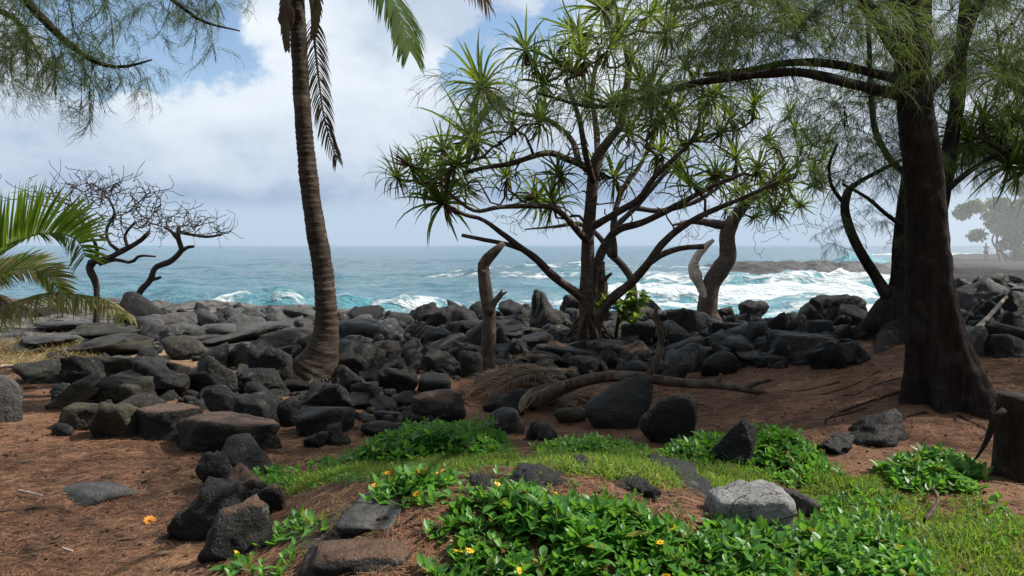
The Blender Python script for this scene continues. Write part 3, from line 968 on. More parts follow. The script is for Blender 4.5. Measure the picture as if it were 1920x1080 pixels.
fill(66, (640, 1240), (590, 700), 0.16, 0.42, ['rock', 'rock', 'rock_brown'], L3, G3)
fill(40, (1240, 1600), (575, 690), 0.14, 0.38, ['rock', 'rock', 'rock_grey'], L4, G4)
fill(16, (1790, 1940), (520, 660), 0.14, 0.36, ['rock', 'rock_grey'], L5, G5)
fill(26, (60, 560), (660, 760), 0.10, 0.24, ['rock', 'rock_brown'], L1, G1)
fill(12, (540, 800), (680, 800), 0.10, 0.2, ['rock'], L2, G2)
for b in ((300, 585, 372, 625), (340, 578, 410, 620), (400, 585, 486, 632), (448, 577, 496, 606), (496, 580, 536, 612), (480, 595, 560, 630), (530, 574, 600, 604), (552, 596, 602, 626), (415, 577, 455, 600),
          (640, 588, 700, 620), (690, 596, 745, 625), (380, 607, 440, 640), (300, 605, 390, 640), (250, 590, 305, 625)):
    rock(*b, 'lump', 'rock_grey', LP, GP, dscale=1.1)
rock(222, 546, 292, 612, 'round', 'rock', 'round black boulder behind the slanting dead tree')
rock(-20, 566, 80, 612, 'ang', 'rock', 'dark mossy boulder under the drooping palm fronds, outermost', depth=18.0)
rock(60, 572, 165, 618, 'ang', 'rock', 'long dark boulder under the drooping palm fronds at the tree foot', depth=17.5)
rock(235, 595, 305, 622, 'slab', 'rock_brown', 'brown slanting slab at the foot of the slanting dead tree')
fill(13, (0, 620), (612, 665), 0.3, 0.75, ['rock_grey', 'rock_brown', 'rock_grey'], 'low grey-brown lava plate on the ledge behind the boulder heap', 'lava plates on the ledge', 0.26)


# ------------------------------------------------------------------ plants: helpers
ZUP = np.array([0.0, 0, 1.0])


def nrm(v_):
    return v_ / np.maximum(np.linalg.norm(v_, axis=-1, keepdims=True), 1e-9)


def strips(acc, P, Wd, var, fold=None):
    """N ribbons: P (N,k,3) centre lines, Wd (N,k,3) half widths; fold (N,k,3) pushes the mid line, which makes a V section"""
    N, k = P.shape[:2]
    if fold is None:
        V = np.stack([P - Wd, P + Wd], 2).reshape(-1, 3)
        c = 2
    else:
        V = np.stack([P - Wd, P + fold, P + Wd], 2).reshape(-1, 3)
        c = 3
    b = (np.arange(N) * k * c)[:, None, None]
    r_ = (np.arange(k - 1) * c)[None, :, None]
    j = np.arange(c - 1)[None, None, :]
    i0 = b + r_ + j
    q = np.stack([i0, i0 + 1, i0 + c + 1, i0 + c], -1).reshape(-1, 4)
    acc.add(V, q, None, np.repeat(np.asarray(var, float), k * c))


def ribbon(p0, d0, L, k, droop, prog=0.0):
    """centre lines that start at p0 along d0 and bend under their weight"""
    N = len(p0)
    P = np.zeros((N, k, 3))
    P[:, 0] = p0
    d = nrm(d0)
    Ds = np.zeros((N, k, 3))
    Ds[:, 0] = d
    for q_ in range(1, k):
        P[:, q_] = P[:, q_ - 1] + d * (L / (k - 1))[:, None]
        d = d.copy()
        d[:, 2] -= np.asarray(droop) / (k - 1) * (1 - prog + prog * 2.2 * q_ / k)
        d = nrm(d)
        Ds[:, q_] = d
    return P, Ds


def frond(acc, C, n, L, wd=0.018, fwd=0.75, lift=0.25, droop=0.9, vr=(0.2, 0.9), rr=0.018, s0=0.12, seed=0, tipvar=None, side_ref=None, stem=None, twist=0.0):
    r = np.random.default_rng(seed)
    S_ = spline(C, 60)
    T, _, _ = frames(S_)
    tube(stem or acc, S_, np.linspace(rr, rr * 0.25, 60), 5, var=0.6)
    s = np.repeat(np.linspace(s0, 0.995, n), 2) + r.uniform(-0.004, 0.004, 2 * n)
    sg = np.tile([1.0, -1.0], n)
    ii = np.clip(s * 59, 0, 58.999)
    i0 = ii.astype(int)
    fr = (ii - i0)[:, None]
    p = S_[i0] * (1 - fr) + S_[i0 + 1] * fr
    t_ = nrm(T[i0])
    ref = ZUP if side_ref is None else np.asarray(side_ref, float)
    side = nrm(np.cross(t_, ref))
    up = np.cross(side, t_)
    ll = L * (0.35 + 0.65 * np.sin(np.pi * np.clip(s * 0.82 + 0.14, 0, 1)) ** 0.8) * r.uniform(0.88, 1.1, 2 * n)
    d0 = side * sg[:, None] + t_ * (fwd * (0.7 + 0.8 * s))[:, None] + up * lift + r.normal(0, 0.05, (2 * n, 3))
    P, Ds = ribbon(p, d0, ll, 5, droop * r.uniform(0.7, 1.3, 2 * n))
    wv = nrm(np.cross(Ds, up[:, None, :]))
    if twist:
        ta = r.normal(twist, 0.35, 2 * n)[:, None, None]
        wv = wv * np.cos(ta) + np.cross(Ds, wv) * np.sin(ta)
    prof = np.array([0.5, 1.0, 0.9, 0.6, 0.06])[None, :, None]
    fo_ = np.cross(wv, Ds) * (wd * 0.45) * prof
    var = r.uniform(vr[0], vr[1], 2 * n)
    if tipvar is not None:
        var = np.where(r.uniform(0, 1, 2 * n) < tipvar, 1.2, var)
    strips(acc, P, wv * wd * prof, var, fo_)


class Tree:
    def __init__(self, name, loc, label, cat, bark, group=None):
        self.e = empty(name, loc, label, cat, group)
        self.loc = np.array(loc, float)
        self.bark = M[bark]
        self.pos, self.dir, self.rad = [], [], []

    def limb(self, pts, name='branch', k=9, rough=0.1, rs=5.0, n=None, flute=None, mat=None, tipnode=True):
        pts = np.asarray(pts, float)               # rows x, y, z, radius
        L = np.sum(np.linalg.norm(np.diff(pts[:, :3], axis=0), axis=1))
        n = n or max(8, int(L / 0.09))
        Cq = spline(pts, n)
        acc = Acc()
        tube(acc, Cq[:, :3], np.maximum(Cq[:, 3], 0.003), k, rough, rs, flute=flute)
        o = acc.build(name, mat or self.bark, self.e)
        st = max(1, n // max(4, int(L / 0.15)))
        T, _, _ = frames(Cq[:, :3])
        for i in range(0, n, st):
            self.pos.append(Cq[i, :3])
            self.dir.append(T[i])
            self.rad.append(Cq[i, 3])
        return o

    def px(self, lst, Y):
        out = []
        for q in lst:
            yy = Y + (q[3] if len(q) > 3 else 0.0)
            out.append(np.append(at(q[0], q[1], yy), q[2] / F * yy))
        return np.array(out)

    def twigs(self, tips, rtip=0.006, wig=0.10, grow=0.010, name='twigs', k=5, seg=0.14, seed=1, minz=None, dirs=None, mat=None, back=0.9, curl=0.0):
        r = np.random.default_rng(seed)
        acc = Acc()
        tips = np.asarray(tips, float)
        P = np.array(self.pos)
        Dd = np.array(self.dir)
        R = np.array(self.rad)
        dist = np.array([np.min(np.linalg.norm(P - q, axis=1)) for q in tips])
        ends = [None] * len(tips)
        for i in np.argsort(dist):
            q = tips[i]
            dv = q - P
            dl = np.linalg.norm(dv, axis=1) + 1e-6
            cs = np.sum(dv * Dd, 1) / dl
            cost = dl * (1 + back * (1 - cs) * 0.5) + np.where(R < rtip, 0.5, 0)
            j = int(np.argmin(cost))
            L = dl[j]
            n = max(4, int(L / seg) + 2)
            p0, d0 = P[j], Dd[j]
            side = r.normal(0, 1, 3)
            dn = dv[j] / L
            te = nrm(dn * 0.6 + np.array([0, 0, 0.5]) + side * 0.25)
            c1 = p0 + nrm(d0 * 0.5 + dn * 0.7) * L * 0.35
            c2 = q - te * L * 0.3
            s = np.linspace(0, 1, n)[:, None]
            Cq = (1 - s) ** 3 * p0 + 3 * s * (1 - s) ** 2 * c1 + 3 * s * s * (1 - s) * c2 + s ** 3 * q
            amp = wig * min(L, 0.9)
            nz = np.stack([fbm(np.stack([s[:, 0] * L * 3.0 + a_, s[:, 0] * 0 + i, s[:, 0] * 0], 1), 2) for a_ in (1.3, 41.7, 77.1)], 1)
            Cq = Cq + nz * amp * np.sin(np.pi * s) ** 0.5
            r0 = min(0.85 * R[j], rtip + grow * L)
            Rr = np.linspace(max(r0, rtip), rtip, n)
            tube(acc, Cq, Rr, k, 0.08, 14.0)
            ends[i] = nrm(Cq[-1] - Cq[-2])
            T = np.gradient(Cq, axis=0)
            P = np.vstack([P, Cq[1:]])
            Dd = np.vstack([Dd, nrm(T[1:])])
            R = np.concatenate([R, Rr[1:]])
        self.pos, self.dir, self.rad = list(P), list(Dd), list(R)
        tag(acc.build(name, mat or self.bark, self.e), kind='stuff')
        return np.array(ends)


def place(name, mesh, parent, loc, rot, sc=1.0):
    o = bpy.data.objects.new(name, mesh)
    COL.objects.link(o)
    o.parent = parent
    o.location = Vector(loc) - parent.location
    o.rotation_euler = rot
    o.scale = (sc, sc, sc)
    return o


def unlinked(acc, name, mat):
    o = acc.build(name, mat)
    me = o.data
    bpy.data.objects.remove(o)
    return me


# ------------------------------------------------------------------ coconut palm
b = ground(585, 722)
PY = float(b[1])
palm = Tree('coconut_palm', (b[0], PY, b[2]), 'tall leaning coconut palm with ringed trunk rising from black boulders', 'palm', 'palm_bark')
pts = palm.px([(560, 748, 60), (583, 705, 46), (602, 665, 33), (611, 620, 24), (611, 565, 20.5), (605, 505, 19.5), (594, 440, 18.5), (583, 370, 17.5), (574, 290, 16.5), (567, 200, 15.5), (562, 110, 15), (557, 20, 15), (554, -50, 16), (553, -110, 15)], PY)
Cq = spline(pts, 420)
acc = Acc()
sl = np.concatenate([[0], np.cumsum(np.linalg.norm(np.diff(Cq[:, :3], axis=0), axis=1))])
ph = (sl * 15 + 1.3 * fbm(np.stack([sl * 1.7, 0 * sl, 0 * sl], 1), 3)) % 1.0
Rr = Cq[:, 3] * (1 + (0.05 + 0.05 * vnoise(np.stack([sl * 4.0, 0 * sl + 3, 0 * sl], 1))) * (ph - 0.5) + 0.03 * vnoise(np.stack([sl * 2.2, 0 * sl, 0 * sl], 1)))
tube(acc, Cq[:, :3], Rr, 22, 0.07, 7.0)
acc.build('trunk', M['palm_bark'], palm.e)
r = np.random.default_rng(17)
for q in range(26):
    acc = Acc()
    a_ = r.uniform(-0.2, 3.34)
    p0 = at(588 + 30 * math.cos(a_), 708 + r.uniform(-8, 8), PY - 0.2 * math.sin(a_))
    rad = r.uniform(0.06, 0.26)
    p2 = p0 + np.array([math.cos(a_) * rad, -abs(math.sin(a_)) * rad, 0])
    p2[2] = drop(p2[0], p2[1]) - 0.02
    pm = (p0 + p2) / 2 + r.normal(0, 0.015, 3)
    tube(acc, spline(np.array([p0, pm, p2]), 10), np.linspace(0.013, 0.007, 10), 6, 0.25, 9)
    acc.build('root', M['palm_bark'], palm.e)
crown = at(553, -100, PY)


def palm_frond(tree, pxs, Y, n, L, mat, seed, **kw):
    C = np.array([at(q[0], q[1], Y + (q[2] if len(q) > 2 else 0)) for q in pxs])
    return whole_frond(tree, C, n, L, mat, seed, **kw)


def whole_frond(tree, C, n, L, mat, seed, **kw):
    """the rachis is the part, its leaflets hang on it as a sub-part"""
    acc, stem = Acc(), Acc()
    frond(acc, C, n, L, seed=seed, stem=stem, **kw)
    o = stem.build('frond', M[mat], tree.e)
    V = acc.build('leaflets', M[mat], tree.e)
    V.parent = o
    V['kind'] = 'stuff'
    return o


palm_frond(palm, [(556, -95), (610, -120, -0.2), (690, -55, -0.5), (745, 20, -0.7), (768, 95, -0.8)], PY, 66, 0.62, 'palm_leaf', 1, droop=1.1, lift=0.05, wd=0.019, vr=(0.0, 0.5))
palm_frond(palm, [(556, -95), (640, -165, 0.3), (780, -110, 0.8), (880, -40, 1.2), (915, 8, 1.3)], PY, 60, 0.55, 'palm_dry', 2, droop=1.4, lift=-0.1)
palm_frond(palm, [(556, -95), (470, -170, 0.2), (330, -150, 0.6), (250, -80, 0.8)], PY, 56, 0.55, 'palm_leaf', 3, droop=0.9)
palm_frond(palm, [(554, -60, -0.1), (580, -10, -0.25), (588, 60, -0.25), (598, 150, -0.25), (610, 230, -0.25), (632, 300, -0.2)], PY, 46, 0.30, 'palm_dry', 4, fwd=1.3, droop=1.0, side_ref=(0.15, -1, 0.1), lift=-0.1, rr=0.022, s0=0.30, wd=0.009, twist=0.5)
palm_frond(palm, [(552, -60, -0.2), (538, -10, -0.3), (535, 40, -0.3), (538, 85, -0.3)], PY, 16, 0.2, 'palm_dry', 5, side_ref=(0.15, -1, 0.1), fwd=2.5, droop=0.6, rr=0.014)
palm_frond(palm, [(556, -70, -0.2), (588, -30, -0.3), (592, 20, -0.3), (588, 62, -0.3)], PY, 16, 0.2, 'palm_dry', 15, side_ref=(0.15, -1, 0.1), fwd=2.5, droop=0.6, rr=0.014)
for q, (az, el) in enumerate(((1.1, 1.0), (1.6, 1.1), (2.2, 1.0))):
    d = np.array([math.cos(az), math.sin(az), 0])
    C = np.array([crown, crown + d * 0.7 + ZUP * 0.7 * el, crown + d * 1.6 + ZUP * (0.9 * el + 0.3), crown + d * 2.5 + ZUP * (0.6 * el + 0.35)])
    whole_frond(palm, C, 56, 0.55, 'palm_leaf', 20 + q, droop=0.8)
for q, (cx_, cy_) in enumerate(((537, 28), (548, -30), (570, -40))):
    V, Fc = rock_shape(70 + q, 'round', 3)
    p = at(cx_, cy_, PY - 0.22)
    mesh_np('coconut', V * np.array([0.09, 0.09, 0.12]) + p - palm.loc, Fc, M['fruit'], palm.e)

# ------------------------------------------------------------------ young coconut palm whose fronds hang in from the side
p = ground(-120, 760)
YY = 8.6
lp = Tree('coconut_palm', (-7.1, YY, drop(-7.1, YY)), 'young coconut palm spreading bright green and straw-coloured fronds over the lava ledge', 'palm', 'palm_bark')
z0 = drop(-7.1, YY)
lp.limb([(-7.1, YY, z0 - 0.1, 0.2), (-7.0, YY, z0 + 0.35, 0.15), (-6.85, YY, z0 + 0.85, 0.13)], 'trunk', 12, 0.1)
heart = np.array([-6.8, YY, z0 + 0.85])
for q, (pp, L, mt, kw) in enumerate((
        ([(-170, 520), (-60, 505, -0.1), (10, 470, -0.2), (60, 442, -0.3), (110, 438, -0.3), (146, 452, -0.35), (162, 482, -0.4)], 0.66, 'palm_leaf', dict(lift=0.75, droop=0.35, vr=(0.85, 1.0), wd=0.014, side_ref=(0.0, -0.75, 0.66))),
        ([(-190, 600), (-80, 545, 0.2), (0, 515, 0.3), (50, 504, 0.3), (90, 518, 0.3), (118, 556, 0.3)], 0.42, 'palm_leaf', dict(lift=0.2, droop=0.6, vr=(0.8, 1.0), tipvar=0.5, side_ref=(0.0, -0.6, 0.8))),
        ([(-180, 640), (-60, 600, -0.2), (20, 570, -0.3), (85, 551, -0.4), (150, 553, -0.4), (200, 564, -0.4), (240, 590, -0.45)], 0.40, 'palm_leaf', dict(lift=-0.3, droop=2.2, vr=(0.9, 1.0), tipvar=0.8, fwd=0.35, wd=0.016)),
        ([(-200, 600), (-180, 500, 0.5), (-130, 400, 0.9), (-60, 360, 1.2)], 0.5, 'palm_leaf', dict()),
        ([(-200, 600), (-260, 480, 0.1), (-340, 420, 0.2), (-420, 450, 0.2)], 0.5, 'palm_leaf', dict()),
        ([(-200, 600), (-210, 480, -0.6), (-220, 420, -1.2), (-225, 420, -1.8)], 0.5, 'palm_leaf', dict()),
        ([(-190, 610), (-90, 590, 0.5), (-20, 555, 0.8), (15, 560, 0.9), (30, 590, 0.9)], 0.28, 'palm_dry', dict(droop=2.0, lift=-0.2)))):
    palm_frond(lp, pp, YY, 105, L, mt, 40 + q, **{'wd': 0.013, 'twist': 0.8, **kw})

# ------------------------------------------------------------------ pandanus
leafacc = []


def rosette(seed, n=34, L=0.8, dead=12):
    r = np.random.default_rng(seed)
    acc = Acc()
    k = np.arange(n)
    az = k * 2.39996 + r.normal(0, 0.12, n)
    f = (k + 0.5) / n
    el = np.radians(80 - 95 * f ** 0.8) + r.normal(0, 0.1, n)
    d = np.stack([np.cos(az) * np.cos(el), np.sin(az) * np.cos(el), np.sin(el)], 1)
    ll = L * (0.55 + 0.5 * np.sin(np.pi * np.clip(f * 0.8 + 0.2, 0, 1))) * r.uniform(0.8, 1.15, n)
    P, Ds = ribbon(d * 0.03 + np.array([0, 0, 0.02]), d, ll, 7, r.uniform(1.2, 3.6, n) * (0.35 + f), 1.0)
    wv = nrm(np.cross(Ds, ZUP + 0.001))
    prof = np.array([0.75, 1, 0.95, 0.8, 0.6, 0.35, 0.03])[None, :, None]
    strips(acc, P, wv * 0.030 * prof, r.uniform(0.0, 1.0, n) * (1 - 0.5 * f) + 0.0, np.cross(wv, Ds) * -0.012 * prof)
    az = r.uniform(0, 6.28, dead)
    el = np.radians(r.uniform(-75, -25, dead))
    d = np.stack([np.cos(az) * np.cos(el), np.sin(az) * np.cos(el), np.sin(el)], 1)
    P, Ds = ribbon(d * 0.02 - np.array([0, 0, 0.03]), d, r.uniform(0.3, 0.62, dead), 6, r.uniform(0.8, 2.0, dead))
    wv = nrm(np.cross(Ds, ZUP + 0.003))
    prof = np.array([0.8, 1, 0.9, 0.7, 0.45, 0.05])[None, :, None]
    strips(acc, P, wv * 0.018 * prof, np.full(dead, 1.25), np.cross(wv, Ds) * -0.012 * prof)
    return unlinked(acc, 'leaf_rosette', M['pan_leaf'])


ROS = [rosette(100 + q, 22 + 3 * (q % 6), 0.92 + 0.035 * (q % 7), 8 + 3 * (q % 5)) for q in range(12)]


def rosettes(tree, tips, ends, seed, sc=(0.8, 1.15)):
    r = np.random.default_rng(seed)
    for q, e_ in zip(tips, ends):
        dv = nrm(np.asarray(e_) * 0.7 + ZUP * 0.6 + r.normal(0, 0.25, 3))
        rot = Vector(dv).to_track_quat('Z', 'Y').to_euler()
        me = ROS[int(r.integers(len(ROS)))]
        e2 = (rot.to_matrix() @ Matrix.Rotation(r.uniform(0, 6.28), 3, 'Z')).to_euler()
        place('leaf_rosette', me, tree.e, q, e2, r.uniform(*sc))


b = ground(1103, 660)
QY = float(b[1])
pan = Tree('pandanus_tree', (b[0], QY, b[2]), 'large spreading pandanus tree with forked trunk, prop roots and sword-leaf rosettes', 'tree', 'pan_bark')
pan.limb(pan.px([(1105, 672, 17), (1102, 610, 15), (1099, 560, 14), (1101, 500, 12.5), (1103, 440, 12), (1108, 380, 11.5), (1113, 325, 11), (1120, 295, 10), (1140, 265, 8.5), (1163, 235, 7.5), (1172, 185, 7), (1178, 120, 6), (1165, 60, 5), (1150, 0, 4.5)], QY), 'trunk', 12, 0.08)
for q in ([(1113, 330, 10), (1100, 315, 9), (1060, 297, 8.5, -0.2), (1023, 287, 7.5, -0.4), (960, 306, 6, -0.6), (915, 313, 5, -0.7), (872, 323, 4.5, -0.8)],
          [(1085, 303, 8, -0.1), (1070, 260, 6.5, 0.2), (1023, 223, 5.5, 0.5), (973, 213, 4.5, 0.7)],
          [(1098, 562, 12), (1075, 545, 10.5, -0.1), (1040, 520, 9.5, -0.3), (1007, 487, 8.5, -0.5), (973, 462, 7.5, -0.7), (940, 437, 6, -0.8), (905, 412, 5, -0.9), (870, 402, 4.5, -1.0), (840, 385, 4, -1.1)],
          [(985, 470, 6, -0.6), (950, 458, 5.5, -0.75), (910, 450, 5, -0.85), (866, 441, 4.5, -0.95)],
          [(1104, 455, 9), (1083, 433, 8, -0.3), (1053, 400, 7.5, -0.6), (1023, 387, 6.5, -0.8), (940, 388, 5.5, -1.1), (890, 395, 4.5, -1.2), (845, 365, 4, -1.3)],
          [(1106, 575, 11, 0.15), (1118, 500, 11, 0.2), (1138, 453, 10, 0.3), (1160, 430, 9, 0.3), (1207, 416, 8, 0.2), (1273, 383, 7, 0.1), (1330, 352, 6, 0.0), (1395, 325, 4.5, 0.0)],
          [(1112, 425, 9), (1160, 397, 8.5, -0.3), (1200, 372, 7.5, -0.5), (1222, 338, 6.5, -0.6), (1245, 315, 6, -0.7), (1290, 272, 5, -0.9), (1310, 240, 4.5, -1.0)],
          [(1114, 640, 12, -0.1), (1122, 600, 12, -0.15), (1140, 567, 11, -0.3), (1180, 533, 10, -0.5), (1213, 497, 9.5, -0.7), (1240, 460, 8.5, -0.8), (1273, 430, 8, -0.9), (1320, 402, 6.5, -1.0), (1400, 368, 5, -1.2), (1460, 340, 4, -1.3)],
          [(1213, 497, 8, -0.7), (1240, 478, 7, -0.8), (1275, 466, 6.5, -0.85), (1320, 462, 6, -0.9)],
          [(1152, 480, 8, 0.3), (1150, 420, 7, 0.6), (1165, 360, 6, 0.9), (1200, 310, 5, 1.1), (1230, 250, 4.5, 1.2)],
          [(1113, 345, 8), (1098, 290, 7, -0.5), (1085, 220, 6, -0.8), (1060, 150, 5, -1.0)],
          [(1120, 300, 8, 0.0), (1118, 240, 7, 0.5), (1110, 170, 6, 0.8), (1125, 90, 5, 0.9)]):
    pan.limb(pan.px([(c_[0], c_[1], c_[2] * 0.82) + tuple(c_[3:]) for c_ in q], QY), 'branch', 9, 0.13)
rp = [(770, 312), (745, 335), (798, 300), (832, 282), (852, 312), (818, 335), (882, 262), (905, 165), (900, 218), (893, 272), (985, 95), (1003, 128), (1042, 118), (1075, 135), (950, 335), (1002, 372), (1050, 330), (1036, 385),
      (930, 190), (962, 235), (1010, 232), (872, 350), (832, 382), (802, 352), (1088, 62), (1130, 18), (1160, 62), (1182, 112), (1140, 95), (1212, 32), (1252, 62), (1202, 152), (1150, 200), (1102, 192), (1232, 232), (1262, 212), (1216, 182),
      (1122, 322), (1152, 335), (1330, 185), (1320, 225), (1412, 200), (1350, 250), (1290, 268), (1240, 290), (1272, 318), (1380, 300), (1300, 352), (1340, 330), (1062, 82), (1020, 160), (1095, 110), (1180, 250), (1290, 130), (1375, 225), (1450, 345), (1420, 318)]
r = np.random.default_rng(3)
tips = [at(q[0], q[1], QY + r.uniform(-1.5, 1.3)) for q in rp]
ends = pan.twigs(tips, 0.017, 0.26, 0.012, 'twigs', 6, 0.12, 5)
rosettes(pan, tips, ends, 6, (0.5, 0.82))
r = np.random.default_rng(4)
bt = [at(r.uniform(850, 1500), 400 - 190 * r.uniform(0, 1) ** 1.2 - 0.0002 * (0), QY + r.uniform(-1.4, 1.2)) for _ in range(120)]
pan.twigs(bt, 0.010, 0.34, 0.010, 'twigs', 5, 0.10, 55)
for q in range(13):
    a_ = q / 13 * 6.28 + 0.3
    acc = Acc()
    p0 = at(1103 + 8 * math.cos(a_), 612 - 26 * (q % 3) / 2, QY + 0.1 * math.sin(a_))
    rad = 0.30 + 0.22 * ((q * 7) % 5) / 5
    ex = p0 + np.array([math.cos(a_) * rad, math.sin(a_) * rad * 0.8, 0])
    ex[2] = drop(ex[0], ex[1]) - 0.05
    pm = (p0 + ex) / 2 + np.array([math.cos(a_) * 0.07, math.sin(a_) * 0.07, 0.05])
    tube(acc, spline(np.array([p0, pm, ex]), 16), np.linspace(0.028, 0.02, 16), 7, 0.12, 12)
    acc.build('prop_root', M['pan_bark'], pan.e)
acc = Acc()
tube(acc, spline(at(1128, 565, QY + 0.5)[None, :] + (np.array([[0, 0, -0.3], [0.0, 0, 0.15], [-0.03, 0, 0.4], [-0.04, 0, 0.62]])), 20), np.linspace(0.11, 0.09, 20), 9, 0.15, 6)
tube(acc, spline(np.array([at(1128, 530, QY + 0.5), at(1138, 520, QY + 0.45), at(1147, 512, QY + 0.4)]), 8), np.linspace(0.05, 0.02, 8), 6, 0.15, 6)
acc.build('broken_stem', M['dead_wood'], pan.e)

# shore tree with a knotty second stem
b = ground(1330, 606)
KY = float(b[1])
kn = Tree('shore_tree', (b[0], KY, b[2]), 'knotty pale-trunked shore tree with a gnarled burl arm at the edge of the foam', 'tree', 'pan_bark')
kn.limb(kn.px([(1334, 615, 24), (1326, 580, 19), (1333, 535, 17), (1352, 503, 17), (1364, 480, 16), (1364, 440, 14.5), (1376, 410, 13), (1402, 380, 9), (1440, 352, 6), (1490, 330, 5)], KY), 'trunk', 12, 0.10, 3.0)
kn.limb(kn.px([(1326, 560, 9), (1312, 535, 9), (1306, 515, 12), (1300, 500, 9), (1310, 478, 8), (1322, 463, 6), (1338, 450, 3)], KY - 0.1), 'branch', 10, 0.3, 3.0, mat=M['pale_wood'])
for q in range(5):
    V, Fc = rock_shape(300 + q, 'round', 3)
    p = at(1304 + [0, 3, -5, 2, 4][q], 492 + 7 * q, KY - 0.15)
    mesh_np('burl', V * np.array([0.075, 0.07, 0.065]) + p - kn.loc, Fc, M['pale_wood'], kn.e)
kn.limb(kn.px([(1370, 425, 10), (1340, 420, 8), (1300, 415, 5, -0.3), (1262, 422, 2, -0.5)], KY), 'branch', 8, 0.12)
rp2 = [(1480, 212), (1502, 280), (1490, 242), (1440, 262), (1520, 322), (1462, 300), (1392, 380), (1442, 370), (1482, 350), (1502, 385), (1362, 395), (1412, 408), (1455, 398), (1540, 300), (1470, 330), (1530, 350), (1430, 345), (1515, 260), (1400, 350), (1455, 280), (1540, 340), (1495, 315), (1470, 375), (1425, 385), (1550, 270), (1380, 360)]
r = np.random.default_rng(13)
tips = [at(q[0], q[1], KY + r.uniform(-2.2, 0.6)) for q in rp2]
ends = kn.twigs(tips, 0.022, 0.22, 0.012, 'twigs', 6, 0.12, 7)
rosettes(kn, tips, ends, 8, (0.58, 0.85))
r = np.random.default_rng(23)
bt = []
for (cx_, cy_, sx_, sy_, n_) in ((1430, 425, 70, 35, 26), (1300, 435, 45, 26, 14), (1520, 420, 30, 40, 12)):
    for q in range(n_):
        bt.append(at(cx_ + r.normal(0, sx_ * 0.6), cy_ + r.normal(0, sy_ * 0.6), KY + r.uniform(-1.0, 0.8)))
kn.twigs(bt, 0.006, 0.3, 0.010, 'twigs', 5, 0.1, 9, mat=M['twig'])

# bare tree behind the pandanus
b = ground(1192, 585)
BY = float(b[1])
bt_ = Tree('bare_tree', (b[0], BY, b[2]), 'leafless tree with curly twigs standing behind the pandanus', 'tree', 'twig')
bt_.limb(bt_.px([(1193, 592, 10), (1188, 555, 8), (1182, 520, 7.5), (1160, 490, 7), (1142, 470, 6.5), (1152, 430, 6), (1190, 390, 5), (1225, 350, 4.5), (1260, 310, 4)], BY), 'trunk', 8, 0.12)
bt_.limb(bt_.px([(1142, 472, 6), (1120, 440, 5), (1085, 420, 4.5), (1040, 425, 3), (985, 430, 1.2)], BY), 'branch', 8, 0.12)
bt_.limb(bt_.px([(1190, 390, 5), (1240, 395, 4.5), (1300, 380, 4), (1350, 350, 3)], BY), 'branch', 8, 0.12)
r = np.random.default_rng(33)
tt = []
for (cx_, cy_, sx_, sy_, n_) in ((1025, 400, 80, 40, 60), (1240, 320, 75, 55, 80), (1300, 400, 60, 40, 40), (1380, 300, 80, 60, 60), (960, 410, 40, 25, 18)):
    for q in range(n_):
        tt.append(at(cx_ + r.normal(0, sx_ * 0.6), cy_ + r.normal(0, sy_ * 0.6), BY + r.uniform(-1.2, 1.0)))
bt_.twigs(tt, 0.006, 0.35, 0.010, 'twigs', 5, 0.1, 10, mat=M['twig'])


# ------------------------------------------------------------------ dead trees on the ledge
def dead_tree(base_px, limbs, clouds, label, seed, Y=None):
    b_ = ground(*base_px)
    Y = Y or float(b_[1])
    t_ = Tree('dead_tree', (at(*base_px, Y)[0], Y, drop(at(*base_px, Y)[0], Y)), label, 'tree', 'twig')
    for q, l_ in enumerate(limbs):
        t_.limb(t_.px([(c_[0], c_[1], c_[2] * 0.72) for c_ in l_], Y), 'trunk' if q == 0 else 'branch', 9, 0.16, 6.0)
    r_ = np.random.default_rng(seed)
    tp = []
    for (cx_, cy_, sx_, sy_, n_) in clouds:
        for q in range(n_):
            an = r_.uniform(0, 6.28)
            ra = r_.uniform(0.15, 1) ** 0.6
            tp.append(at(cx_ + math.cos(an) * ra * sx_, cy_ + math.sin(an) * ra * sy_, Y + r_.uniform(-1.0, 1.0)))
    t_.twigs(tp, 0.008, 0.07, 0.010, 'twigs', 5, 0.12, seed)
    tp = [np.array(q_) + r_.normal(0, 1, 3) * np.array([0.22, 0.22, 0.16]) + np.array([0, 0, 0.05]) for q_ in tp for _ in range(2)]
    t_.twigs(tp, 0.005, 0.07, 0.006, 'twigs', 4, 0.10, seed + 1)
    return t_


dead_tree((182, 618), [[(182, 625, 10), (180, 590, 9), (181, 560, 8), (180, 530, 8.5), (168, 505, 9), (172, 492, 9), (200, 485, 8), (230, 470, 7), (262, 452, 6), (280, 435, 5)],
                       [(172, 498, 7), (182, 480, 6), (178, 455, 5), (160, 430, 5), (150, 410, 4.5), (140, 395, 4)],
                       [(186, 495, 5.5), (215, 487, 5), (245, 492, 4.5), (262, 480, 4), (292, 481, 2.5)],
                       [(225, 472, 5), (205, 455, 4.5), (200, 430, 4), (215, 400, 3.5), (205, 375, 3)],
                       [(240, 465, 5), (235, 440, 4), (255, 415, 3.5)]],
          [(140, 365, 98, 24, 70), (215, 380, 92, 44, 120), (270, 400, 40, 32, 40), (190, 430, 50, 20, 25), (120, 395, 60, 14, 18), (175, 350, 45, 12, 25)],
          'leafless dead tree with twisted upright trunk and umbrella of bare twigs', 51)
